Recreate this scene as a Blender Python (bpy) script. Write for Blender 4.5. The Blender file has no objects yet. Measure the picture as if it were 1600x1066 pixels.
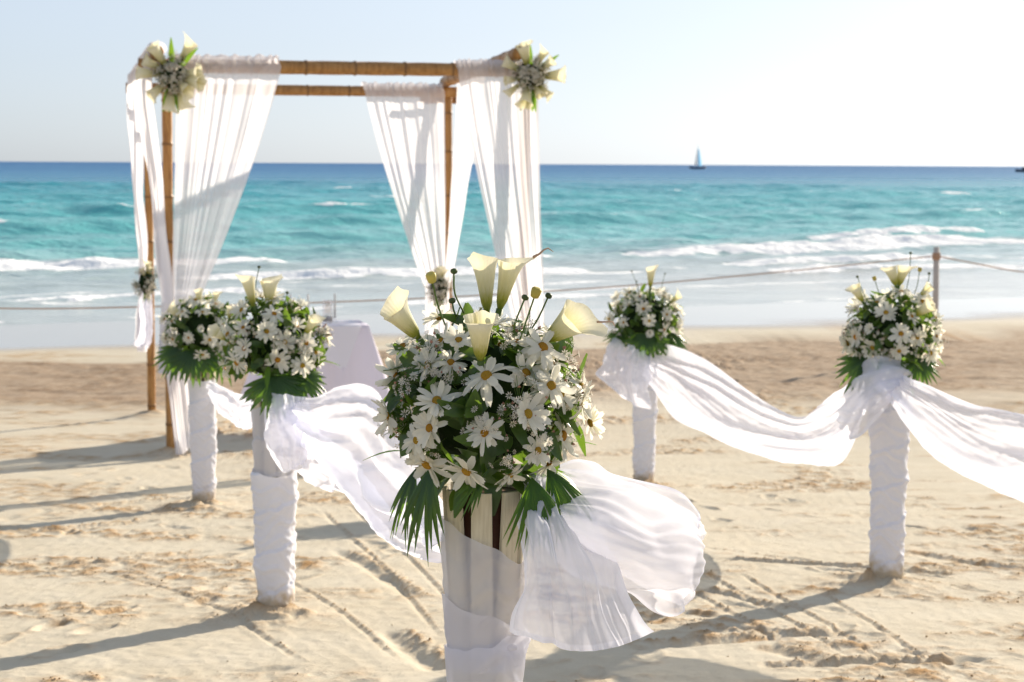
import bpy, bmesh, math, random
import numpy as np
from mathutils import Vector, Matrix, Quaternion

# ------------------------------------------------------------------ camera, sky, sun, exposure
scene = bpy.context.scene
COL = scene.collection
cam_data = bpy.data.cameras.new('camera')
cam_data.lens = 65.0
cam_data.sensor_width = 36.0
cam_data.clip_start = 0.05
cam_data.clip_end = 30000.0
cam_data.dof.use_dof = True
cam_data.dof.focus_distance = 3.36
cam_data.dof.aperture_fstop = 10.5
camera = bpy.data.objects.new('camera', cam_data)
COL.objects.link(camera)
camera.matrix_world = (Matrix.Translation((0, 0, 2.6)) @ Matrix.Rotation(math.radians(90 - 5.477), 4, 'X')
                       @ Matrix.Rotation(math.radians(0.286), 4, 'Z'))
scene.camera = camera

SUN_AZ, SUN_EL = math.radians(37.0), math.radians(18.5)     # azimuth from +Y towards +X
world = bpy.data.worlds.new('World')
scene.world = world
world.use_nodes = True
wn = world.node_tree
wn.nodes.clear()
sky = wn.nodes.new('ShaderNodeTexSky')
sky.sky_type = 'NISHITA'
sky.sun_disc = False
sky.sun_elevation = SUN_EL
sky.sun_rotation = SUN_AZ
sky.altitude = 0.0
sky.air_density = 0.7
sky.dust_density = 1.1
sky.ozone_density = 2.0
bg = wn.nodes.new('ShaderNodeBackground')
bg.inputs['Strength'].default_value = 0.145
wo = wn.nodes.new('ShaderNodeOutputWorld')
# hazy seaside air: the clear-sky colours are washed out evenly over the whole sky
wash = wn.nodes.new('ShaderNodeHueSaturation')
wash.inputs['Saturation'].default_value = 0.6
tint = wn.nodes.new('ShaderNodeMix'); tint.data_type = 'RGBA'; tint.blend_type = 'MULTIPLY'
tint.inputs[0].default_value = 1.0
tint.inputs[7].default_value = (1.27, 1.39, 1.54, 1.0)
wn.links.new(sky.outputs[0], wash.inputs['Color'])
even = wn.nodes.new('ShaderNodeGamma')          # haze evens out bright and dim parts of the sky alike
even.inputs['Gamma'].default_value = 0.45
wn.links.new(wash.outputs[0], even.inputs['Color'])
wn.links.new(even.outputs[0], tint.inputs[6])
wn.links.new(tint.outputs[2], bg.inputs[0])
wn.links.new(bg.outputs[0], wo.inputs[0])

sun_data = bpy.data.lights.new('sun', 'SUN')
sun_data.energy = 5.0
sun_data.angle = math.radians(0.6)
sun_data.color = (1.0, 0.88, 0.72)
sun = bpy.data.objects.new('sun', sun_data)
COL.objects.link(sun)
sun_dir = Vector((math.sin(SUN_AZ) * math.cos(SUN_EL), math.cos(SUN_AZ) * math.cos(SUN_EL), math.sin(SUN_EL)))
sun.rotation_mode = 'QUATERNION'
sun.rotation_quaternion = sun_dir.to_track_quat('Z', 'Y')

scene.view_settings.view_transform = 'Standard'
scene.view_settings.look = 'None'
scene.view_settings.gamma = 1.0
scene.view_settings.use_curve_mapping = False
scene.view_settings.exposure = 0.80
scene.render.engine = 'CYCLES'
scene.cycles.use_denoising = True
scene.cycles.max_bounces = 10
scene.cycles.diffuse_bounces = 4
scene.cycles.glossy_bounces = 3
scene.cycles.transmission_bounces = 8
scene.cycles.transparent_max_bounces = 24
scene.cycles.caustics_reflective = False
scene.cycles.caustics_refractive = False

random.seed(7)
RNG = np.random.default_rng(11)

# ------------------------------------------------------------------ helpers: noise
def pn(x, y, seed=0):
    """2-D gradient noise, roughly -1..1"""
    x = np.asarray(x, dtype=np.float64); y = np.asarray(y, dtype=np.float64)
    xi = np.floor(x).astype(np.int64); yi = np.floor(y).astype(np.int64)
    xf = x - xi; yf = y - yi
    def grad(ix, iy, dx, dy):
        h = (ix * 374761393 + iy * 668265263 + seed * 974634777) & 0xFFFFFFFF
        h = ((h ^ (h >> 13)) * 1274126177) & 0xFFFFFFFF
        h = (h ^ (h >> 16)) & 0xFFFF
        a = h * (2 * np.pi / 65536.0)
        return np.cos(a) * dx + np.sin(a) * dy
    u = xf * xf * xf * (xf * (xf * 6 - 15) + 10)
    v = yf * yf * yf * (yf * (yf * 6 - 15) + 10)
    n00 = grad(xi, yi, xf, yf); n10 = grad(xi + 1, yi, xf - 1, yf)
    n01 = grad(xi, yi + 1, xf, yf - 1); n11 = grad(xi + 1, yi + 1, xf - 1, yf - 1)
    return 1.5 * ((n00 * (1 - u) + n10 * u) * (1 - v) + (n01 * (1 - u) + n11 * u) * v)

def fbm(x, y, octaves=4, seed=0, gain=0.5):
    s = 0.0; a = 1.0
    for o in range(octaves):
        s = s + a * pn(x * 2 ** o, y * 2 ** o, seed + o * 17)
        a *= gain
    return s

def sstep(a, b, x):
    t = np.clip((np.asarray(x, dtype=np.float64) - a) / (b - a), 0, 1)
    return t * t * (3 - 2 * t)

# ------------------------------------------------------------------ helpers: objects
def mesh_data(name, verts, faces, mats=None, smooth=True, attrs=None):
    me = bpy.data.meshes.new(name)
    me.from_pydata([tuple(map(float, v)) for v in verts], [], [tuple(f) for f in faces])
    if mats is not None:
        for m in (mats if isinstance(mats, (list, tuple)) else [mats]):
            me.materials.append(m)
    if attrs:
        for k, val in attrs.items():
            a = me.attributes.new(k, 'FLOAT', 'POINT')
            a.data.foreach_set('value', np.asarray(val, dtype=np.float32).ravel())
    if smooth:
        me.polygons.foreach_set('use_smooth', np.ones(len(me.polygons), dtype=bool))
    me.update()
    return me

def grid_data(name, X, Y, Z, mats, attrs=None, closed_v=False):
    """a rows x columns sheet straight from numpy arrays (fast)"""
    n, m = X.shape
    co = np.stack([X, Y, Z], -1).reshape(-1, 3).astype(np.float32)
    idx = np.arange(n * m).reshape(n, m)
    if closed_v:
        nxt = np.roll(idx, -1, axis=1)
        a, b, c, d = idx[:-1], nxt[:-1], nxt[1:], idx[1:]
    else:
        a, b, c, d = idx[:-1, :-1], idx[:-1, 1:], idx[1:, 1:], idx[1:, :-1]
    q = np.stack([a, b, c, d], -1).reshape(-1, 4).astype(np.int32)
    me = bpy.data.meshes.new(name)
    me.vertices.add(len(co)); me.vertices.foreach_set('co', co.ravel())
    me.loops.add(q.size); me.loops.foreach_set('vertex_index', q.ravel())
    me.polygons.add(len(q))
    me.polygons.foreach_set('loop_start', np.arange(0, q.size, 4, dtype=np.int32))
    me.polygons.foreach_set('use_smooth', np.ones(len(q), dtype=bool))
    me.update(calc_edges=True)
    for mt in (mats if isinstance(mats, (list, tuple)) else [mats]):
        me.materials.append(mt)
    if attrs:
        for k, val in attrs.items():
            at = me.attributes.new(k, 'FLOAT', 'POINT')
            at.data.foreach_set('value', np.asarray(val, dtype=np.float32).ravel())
    return me

def obj(name, me, parent=None, loc=None, quat=None, scale=None):
    o = bpy.data.objects.new(name, me)
    COL.objects.link(o)
    if parent is not None:
        o.parent = parent
    if loc is not None:
        o.location = loc
    if quat is not None:
        o.rotation_mode = 'QUATERNION'; o.rotation_quaternion = quat
    if scale is not None:
        o.scale = (scale, scale, scale) if isinstance(scale, (int, float)) else scale
    return o

def tag(o, label, cat, group=None, kind=None):
    o['label'] = label
    o['category'] = cat
    if group:
        o['group'] = group
    if kind:
        o['kind'] = kind
    return o

def thing(name, label, cat, loc=(0, 0, 0), rz=0.0, group=None):
    o = bpy.data.objects.new(name, None)
    o.empty_display_size = 0.1
    COL.objects.link(o)
    o.location = loc
    o.rotation_euler = (0, 0, rz)
    return tag(o, label, cat, group)

def catmull(pts, n):
    """n points on a smooth curve through pts, evenly spaced"""
    p = np.array(pts, dtype=np.float64)
    if len(p) == 2:
        t = np.linspace(0, 1, n)[:, None]
        return p[0] * (1 - t) + p[1] * t
    q = np.vstack([2 * p[0] - p[1], p, 2 * p[-1] - p[-2]])
    out = []
    for i in range(1, len(q) - 2):
        t = np.linspace(0, 1, 24, endpoint=False)[:, None]
        a, b, c, d = q[i - 1], q[i], q[i + 1], q[i + 2]
        out.append(0.5 * (2 * b + (c - a) * t + (2 * a - 5 * b + 4 * c - d) * t ** 2 + (3 * b - a - 3 * c + d) * t ** 3))
    out = np.vstack(out + [p[-1:]])
    L = np.concatenate([[0], np.cumsum(np.linalg.norm(np.diff(out, axis=0), axis=1))])
    s = np.linspace(0, L[-1], n)
    return np.stack([np.interp(s, L, out[:, k]) for k in range(3)], -1)

def tube_data(name, pts, radii, mat, sides=10, attrs=None, cap=True):
    """swept round bar through pts with a radius at each"""
    p = np.array(pts, dtype=np.float64); n = len(p)
    r = np.full(n, radii) if np.isscalar(radii) else np.array(radii)
    T = np.gradient(p, axis=0); T /= np.linalg.norm(T, axis=1)[:, None] + 1e-12
    up = np.array([0, 0, 1.0]) if abs(T[0][2]) < 0.9 else np.array([1.0, 0, 0])
    U = np.cross(T[0], up); U /= np.linalg.norm(U)
    V = []
    for i in range(n):
        U = U - T[i] * (U @ T[i]); U /= np.linalg.norm(U)
        W = np.cross(T[i], U)
        for k in range(sides):
            a = 2 * math.pi * k / sides
            V.append(p[i] + r[i] * (math.cos(a) * U + math.sin(a) * W))
    Fc = []
    for i in range(n - 1):
        for k in range(sides):
            k2 = (k + 1) % sides
            Fc.append((i * sides + k, i * sides + k2, (i + 1) * sides + k2, (i + 1) * sides + k))
    if cap:
        Fc.append(tuple(range(sides - 1, -1, -1)))
        Fc.append(tuple(range((n - 1) * sides, n * sides)))
    return mesh_data(name, V, Fc, mat, True, attrs)

def lathe_data(name, profile, mat, sides=24):
    V = []; Fc = []
    for (r, z) in profile:
        for k in range(sides):
            a = 2 * math.pi * k / sides
            V.append((r * math.cos(a), r * math.sin(a), z))
    for i in range(len(profile) - 1):
        for k in range(sides):
            k2 = (k + 1) % sides
            Fc.append((i * sides + k, i * sides + k2, (i + 1) * sides + k2, (i + 1) * sides + k))
    Fc.append(tuple(range(sides - 1, -1, -1)))
    Fc.append(tuple(range((len(profile) - 1) * sides, len(profile) * sides)))
    return mesh_data(name, V, Fc, mat)

# ------------------------------------------------------------------ helpers: materials
class NT:
    def __init__(self, name):
        self.m = bpy.data.materials.new(name)
        self.m.use_nodes = True
        self.t = self.m.node_tree
        self.t.nodes.clear()
        self.out = self.n('ShaderNodeOutputMaterial')
    def n(self, typ, **kw):
        nd = self.t.nodes.new(typ)
        for k, v in kw.items():
            if k in nd.inputs:
                nd.inputs[k].default_value = v
            else:
                setattr(nd, k, v)
        return nd
    def l(self, a, b):
        self.t.links.new(a, b)
    def noise(self, scale, detail=4.0, rough=0.55, coord=None, **kw):
        nd = self.n('ShaderNodeTexNoise')
        nd.inputs['Scale'].default_value = scale
        nd.inputs['Detail'].default_value = detail
        nd.inputs['Roughness'].default_value = rough
        if coord is not None:
            self.l(coord, nd.inputs['Vector'])
        return nd
    def ramp(self, fac, stops):
        nd = self.n('ShaderNodeValToRGB')
        cr = nd.color_ramp
        while len(cr.elements) < len(stops):
            cr.elements.new(0.5)
        for e, (p, c) in zip(cr.elements, stops):
            e.position = p
            e.color = (c, c, c, 1) if isinstance(c, (int, float)) else (*c, 1)
        if fac is not None:
            self.l(fac, nd.inputs[0])
        return nd.outputs[0]
    def mix(self, fac, a, b):
        nd = self.n('ShaderNodeMix', data_type='RGBA')
        for sock, val in ((nd.inputs[0], fac), (nd.inputs[6], a), (nd.inputs[7], b)):
            if hasattr(val, 'type') and hasattr(val, 'is_linked'):
                self.l(val, sock)
            elif isinstance(val, (int, float)):
                sock.default_value = val if sock.type == 'VALUE' else (val, val, val, 1)
            else:
                sock.default_value = (*val, 1)
        return nd.outputs[2]
    def attr(self, name):
        return self.n('ShaderNodeAttribute', attribute_name=name).outputs['Fac']
    def math(self, op, a, b=0.0):
        nd = self.n('ShaderNodeMath', operation=op)
        for sock, val in zip(nd.inputs, (a, b)):
            if hasattr(val, 'is_linked'):
                self.l(val, sock)
            else:
                sock.default_value = val
        return nd.outputs[0]
    def bump(self, height, strength, dist):
        nd = self.n('ShaderNodeBump')
        nd.inputs['Strength'].default_value = strength
        nd.inputs['Distance'].default_value = dist
        self.l(height, nd.inputs['Height'])
        return nd.outputs[0]
    def set(self, sock, val):
        if hasattr(val, 'is_linked'):
            self.l(val, sock)
        elif isinstance(val, (int, float)):
            sock.default_value = val if sock.type == 'VALUE' else (val, val, val, 1)
        else:
            sock.default_value = (*val, 1)
    def principled(self, color, rough=0.5, spec=0.5, normal=None, metallic=0.0):
        nd = self.n('ShaderNodeBsdfPrincipled')
        self.set(nd.inputs['Base Color'], color)
        self.set(nd.inputs['Roughness'], rough)
        self.set(nd.inputs['Specular IOR Level'], spec)
        nd.inputs['Metallic'].default_value = metallic
        if normal is not None:
            self.l(normal, nd.inputs['Normal'])
        return nd
    def mixs(self, fac, a, b):
        nd = self.n('ShaderNodeMixShader')
        self.set(nd.inputs[0], fac)
        self.l(a.outputs[0], nd.inputs[1]); self.l(b.outputs[0], nd.inputs[2])
        return nd
    def done(self, sh):
        self.l(sh.outputs[0], self.out.inputs['Surface'])
        return self.m

def leafy(name, color, trans_color, trans=0.4, rough=0.4, spec=0.4, var=0.35, scale=40.0):
    """thin living tissue: reflects on one side, glows when lit from behind"""
    t = NT(name)
    tc = t.n('ShaderNodeTexCoord').outputs['Object']
    oi = t.n('ShaderNodeObjectInfo').outputs['Random']
    ns = t.noise(scale, 3.0, 0.6, tc).outputs['Fac']
    f = t.math('ADD', t.math('MULTIPLY', oi, var), t.math('MULTIPLY', ns, var))
    hsv = t.n('ShaderNodeHueSaturation')
    t.set(hsv.inputs['Color'], color)
    t.l(t.math('ADD', f, 1.0 - var), hsv.inputs['Value'])
    p = t.principled(hsv.outputs[0], rough, spec)
    tr = t.n('ShaderNodeBsdfTranslucent')
    t.set(tr.inputs['Color'], trans_color)
    return t.done(t.mixs(trans, p, tr))

def fabric(name, color, clear, trans=0.45, weave=260.0):
    """thin voile: part of the light passes straight between the threads, part scatters through"""
    t = NT(name)
    tc = t.n('ShaderNodeTexCoord').outputs['Object']
    d = t.n('ShaderNodeBsdfDiffuse'); t.set(d.inputs['Color'], color)
    w = t.noise(weave, 2.0, 0.5, tc).outputs['Fac']
    wr = t.noise(34.0, 3.0, 0.55, tc).outputs['Fac']
    nb = t.bump(t.math('ADD', t.math('MULTIPLY', w, 0.12), wr), 0.12, 0.005)
    t.l(nb, d.inputs['Normal'])
    tr = t.n('ShaderNodeBsdfTranslucent'); t.set(tr.inputs['Color'], color)
    t.l(nb, tr.inputs['Normal'])
    body = t.mixs(trans, d, tr)
    tp = t.n('ShaderNodeBsdfTransparent')
    cl = t.math('MULTIPLY', t.math('SUBTRACT', 1.0, t.math('MULTIPLY', t.attr('hem'), 0.9)), clear)     # a hem is two layers
    return t.done(t.mixs(cl, body, tp))

M = {}
M['voile'] = fabric('voile', (0.87, 0.88, 0.97), 0.20, 0.50)
M['sheer'] = fabric('sheer', (0.89, 0.89, 0.96), 0.30, 0.5)
M['curtain'] = fabric('curtain', (0.88, 0.87, 0.90), 0.24, 0.58, 90.0)
def m_wrap():
    m = fabric('wrap', (0.92, 0.92, 0.99), 0.0, 0.25)
    t = m.node_tree
    d = [n for n in t.nodes if n.type == 'BSDF_DIFFUSE'][0]
    tc = t.nodes.new('ShaderNodeTexCoord'); sp = t.nodes.new('ShaderNodeSeparateXYZ'); t.links.new(tc.outputs['Object'], sp.inputs[0])
    nz = t.nodes.new('ShaderNodeTexNoise'); nz.inputs['Scale'].default_value = 22.0; t.links.new(tc.outputs['Object'], nz.inputs['Vector'])
    ma = t.nodes.new('ShaderNodeMath'); ma.operation = 'MULTIPLY_ADD'; ma.inputs[1].default_value = -0.16
    t.links.new(nz.outputs['Fac'], ma.inputs[0]); t.links.new(sp.outputs['Z'], ma.inputs[2])
    cr = t.nodes.new('ShaderNodeValToRGB')
    cr.color_ramp.elements[0].position = 0.0; cr.color_ramp.elements[0].color = (0.60, 0.50, 0.36, 1)
    cr.color_ramp.elements[1].position = 0.07; cr.color_ramp.elements[1].color = (0.92, 0.92, 0.99, 1)
    t.links.new(ma.outputs[0], cr.inputs[0]); t.links.new(cr.outputs[0], d.inputs['Color'])
    return m
M['wrap'] = m_wrap()
M['cloth'] = fabric('cloth', (0.84, 0.81, 0.92), 0.0, 0.25, 120.0)

M['leaf'] = leafy('leaf', (0.040, 0.085, 0.018), (0.20, 0.34, 0.03), 0.36, 0.33, 0.5)
M['bright_leaf'] = leafy('bright_leaf', (0.06, 0.14, 0.02), (0.24, 0.42, 0.03), 0.45, 0.35, 0.4)
M['palm'] = leafy('palm', (0.032, 0.080, 0.016), (0.20, 0.38, 0.03), 0.36, 0.28, 0.5)
M['stem'] = leafy('stem', (0.09, 0.15, 0.03), (0.12, 0.2, 0.03), 0.1, 0.5, 0.3)
M['petal'] = leafy('petal', (0.82, 0.81, 0.74), (0.90, 0.87, 0.74), 0.48, 0.5, 0.2, 0.08, 60.0)
M['tiny_petal'] = leafy('tiny_petal', (0.74, 0.70, 0.62), (0.8, 0.72, 0.6), 0.35, 0.6, 0.2, 0.2, 60.0)
M['pink_bud'] = leafy('pink_bud', (0.42, 0.22, 0.17), (0.4, 0.2, 0.15), 0.2, 0.6, 0.2)
M['green_bud'] = leafy('green_bud', (0.07, 0.10, 0.035), (0.1, 0.15, 0.03), 0.1, 0.5, 0.3, 0.5, 400.0)
M['yellow_bud'] = leafy('yellow_bud', (0.55, 0.47, 0.12), (0.6, 0.5, 0.15), 0.25, 0.5, 0.2, 0.4, 300.0)
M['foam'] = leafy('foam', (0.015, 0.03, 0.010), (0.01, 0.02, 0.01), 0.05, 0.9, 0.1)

def m_center():
    t = NT('daisy_center')
    tc = t.n('ShaderNodeTexCoord').outputs['Object']
    v = t.n('ShaderNodeTexVoronoi'); v.inputs['Scale'].default_value = 900.0
    t.l(tc, v.inputs['Vector'])
    oi = t.n('ShaderNodeObjectInfo').outputs['Random']
    c = t.mix(oi, (0.50, 0.23, 0.02), (0.55, 0.40, 0.05))
    c2 = t.mix(t.math('MULTIPLY', v.outputs['Distance'], 0.9), c, (0.25, 0.10, 0.01))
    return t.done(t.principled(c2, 0.8, 0.15, t.bump(v.outputs['Distance'], 0.8, 0.002)))
M['daisy_center'] = m_center()

def m_lily():
    t = NT('calla_lily')
    a = t.attr('along')
    tc = t.n('ShaderNodeTexCoord').outputs['Object']
    mp = t.n('ShaderNodeMapping'); mp.inputs['Scale'].default_value = (14, 14, 2.0)
    t.l(tc, mp.inputs['Vector'])
    ns = t.noise(3.0, 3.0, 0.5, mp.outputs[0]).outputs['Fac']
    f = t.math('ADD', a, t.math('MULTIPLY', t.math('SUBTRACT', ns, 0.5), 0.25))
    col = t.ramp(f, [(0.0, (0.16, 0.24, 0.02)), (0.22, (0.42, 0.42, 0.08)), (0.42, (0.78, 0.74, 0.50)), (0.8, (0.85, 0.81, 0.63))])
    edge = t.ramp(t.attr('edge'), [(0.90, 0.0), (1.0, 1.0)])
    spot = t.ramp(t.noise(7.0, 3.0, 0.6, tc).outputs['Fac'], [(0.56, 0.0), (0.68, 1.0)])
    col = t.mix(t.math('MULTIPLY', edge, t.math('MULTIPLY', spot, 0.8)), col, (0.45, 0.25, 0.06))
    tcol = t.ramp(f, [(0.0, (0.16, 0.24, 0.02)), (0.3, (0.55, 0.52, 0.08)), (0.8, (0.86, 0.81, 0.60))])
    rib = t.math('SINE', t.math('MULTIPLY', t.attr('around'), 26.0))
    nb = t.bump(t.math('ADD', rib, t.math('MULTIPLY', ns, 4.0)), 0.16, 0.0010)
    p = t.principled(col, 0.42, 0.3, nb)
    tr = t.n('ShaderNodeBsdfTranslucent'); t.l(nb, tr.inputs['Normal']); t.l(tcol, tr.inputs['Color'])
    return t.done(t.mixs(0.40, p, tr))
M['lily'] = m_lily()

def m_bamboo():
    t = NT('bamboo')
    tc = t.n('ShaderNodeTexCoord').outputs['Object']
    mp = t.n('ShaderNodeMapping'); mp.inputs['Scale'].default_value = (9, 9, 1.2)
    t.l(tc, mp.inputs['Vector'])
    n1 = t.noise(4.0, 5.0, 0.6, mp.outputs[0]).outputs['Fac']
    n2 = t.noise(1.6, 2.0, 0.5, tc).outputs['Fac']
    c = t.ramp(n1, [(0.3, (0.26, 0.115, 0.03)), (0.55, (0.46, 0.235, 0.07)), (0.8, (0.56, 0.33, 0.125))])
    c = t.mix(t.math('MULTIPLY', n2, 0.5), c, (0.26, 0.13, 0.05))
    c = t.mix(t.math('MULTIPLY', t.attr('node'), 0.75), c, (0.10, 0.05, 0.02))
    return t.done(t.principled(c, 0.45, 0.35, t.bump(n1, 0.2, 0.01)))
M['bamboo'] = m_bamboo()

def m_slat():
    t = NT('painted_slat')
    tc = t.n('ShaderNodeTexCoord').outputs['Object']
    oi = t.n('ShaderNodeObjectInfo')
    ad = t.n('ShaderNodeVectorMath', operation='ADD')
    t.l(tc, ad.inputs[0]); t.l(oi.outputs['Random'], ad.inputs[1])
    mp = t.n('ShaderNodeMapping'); mp.inputs['Scale'].default_value = (60, 60, 5)
    t.l(ad.outputs[0], mp.inputs['Vector'])
    g = t.noise(2.5, 6.0, 0.6, mp.outputs[0]).outputs['Fac']
    s = t.noise(26.0, 5.0, 0.65, ad.outputs[0]).outputs['Fac']
    c = t.ramp(g, [(0.3, (0.52, 0.45, 0.31)), (0.6, (0.66, 0.59, 0.44))])
    c = t.mix(t.ramp(s, [(0.60, 0.0), (0.70, 0.65)]), c, (0.34, 0.20, 0.09))
    return t.done(t.principled(c, 0.6, 0.3, t.bump(g, 0.3, 0.002)))
M['slat'] = m_slat()

def m_simple(name, color, rough=0.5, spec=0.5, nscale=20.0, var=0.25):
    t = NT(name)
    tc = t.n('ShaderNodeTexCoord').outputs['Object']
    ns = t.noise(nscale, 4.0, 0.6, tc).outputs['Fac']
    dark = tuple(c * (1 - var) for c in color)
    return t.done(t.principled(t.mix(ns, dark, color), rough, spec, t.bump(ns, 0.15, 0.004)))
M['liner'] = m_simple('stained_wood', (0.10, 0.035, 0.018), 0.5, 0.4, 60.0, 0.5)
M['rope'] = m_simple('rope', (0.62, 0.40, 0.27), 0.9, 0.1, 90.0, 0.4)
M['grey_wood'] = m_simple('weathered_wood', (0.70, 0.63, 0.56), 0.8, 0.2, 30.0, 0.4)
M['candle'] = m_simple('candle_wax', (0.85, 0.83, 0.78), 0.4, 0.4)
M['hull'] = m_simple('dark_hull', (0.06, 0.08, 0.12), 0.4, 0.4, 1.0)
M['sail'] = leafy('blue_sail', (0.22, 0.55, 0.78), (0.32, 0.62, 0.82), 0.5, 0.6, 0.1, 0.1, 0.3)
M['blue'] = m_simple('blue_glaze', (0.10, 0.16, 0.42), 0.3, 0.5)
M['brown_box'] = m_simple('brown_wood', (0.28, 0.13, 0.09), 0.6, 0.3, 40.0)

def m_glass():
    t = NT('clear_glass')
    g = t.n('ShaderNodeBsdfGlass'); g.inputs['Roughness'].default_value = 0.02; g.inputs['IOR'].default_value = 1.4
    tp = t.n('ShaderNodeBsdfTransparent')
    ns = t.noise(30.0).outputs['Fac']
    return t.done(t.mixs(t.ramp(ns, [(0.0, 0.75), (1.0, 0.82)]), g, tp))
M['glass'] = m_glass()

# ------------------------------------------------------------------ the ground: how the beach falls to the sea
_gy = np.array([-60, -5, 0, 3.44, 7.23, 10, 12.4, 14.5, 17.5, 22, 26, 30, 36, 45, 60, 120, 400])
_gd = np.array([-1.2, .84, 1.21, 1.485, 1.79, 2.01, 2.17, 2.33, 2.405, 2.46, 2.495, 2.55, 2.66, 2.9, 3.5, 6.5, 12])
_fy = np.linspace(-60, 400, 9201)
_fd = np.interp(_fy, _gy, _gd)
_k = np.exp(-0.5 * (np.arange(-80, 81) / 26.0) ** 2); _k /= _k.sum()
_fd = np.convolve(np.pad(_fd, 80, mode='edge'), _k, mode='valid')

def shore(x, y):
    """distance across the beach; the shoreline runs away to the right"""
    return y - 0.40 * x * sstep(15, 25, y)

def zg0(x, y):
    return 2.6 - np.interp(shore(x, y), _fy, _fd)

def zg(x, y):
    return float(zg0(np.array(float(x)), np.array(float(y))))

STANDS = [  # x, y of the five flower stands
    (-0.050, 3.44), (-0.937, 7.23), (-1.869, 11.1), (1.687, 8.17), (0.900, 12.4)]
GW = np.array([0.971, 0.2395]); GD = np.array([-0.2395, 0.971])
G_FL = np.array([-2.695, 14.5]); G_W, G_D = 2.88, 3.08
G_FR = G_FL + GW * G_W; G_RL = G_FL + GD * G_D; G_RR = G_FR + GD * G_D

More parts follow.
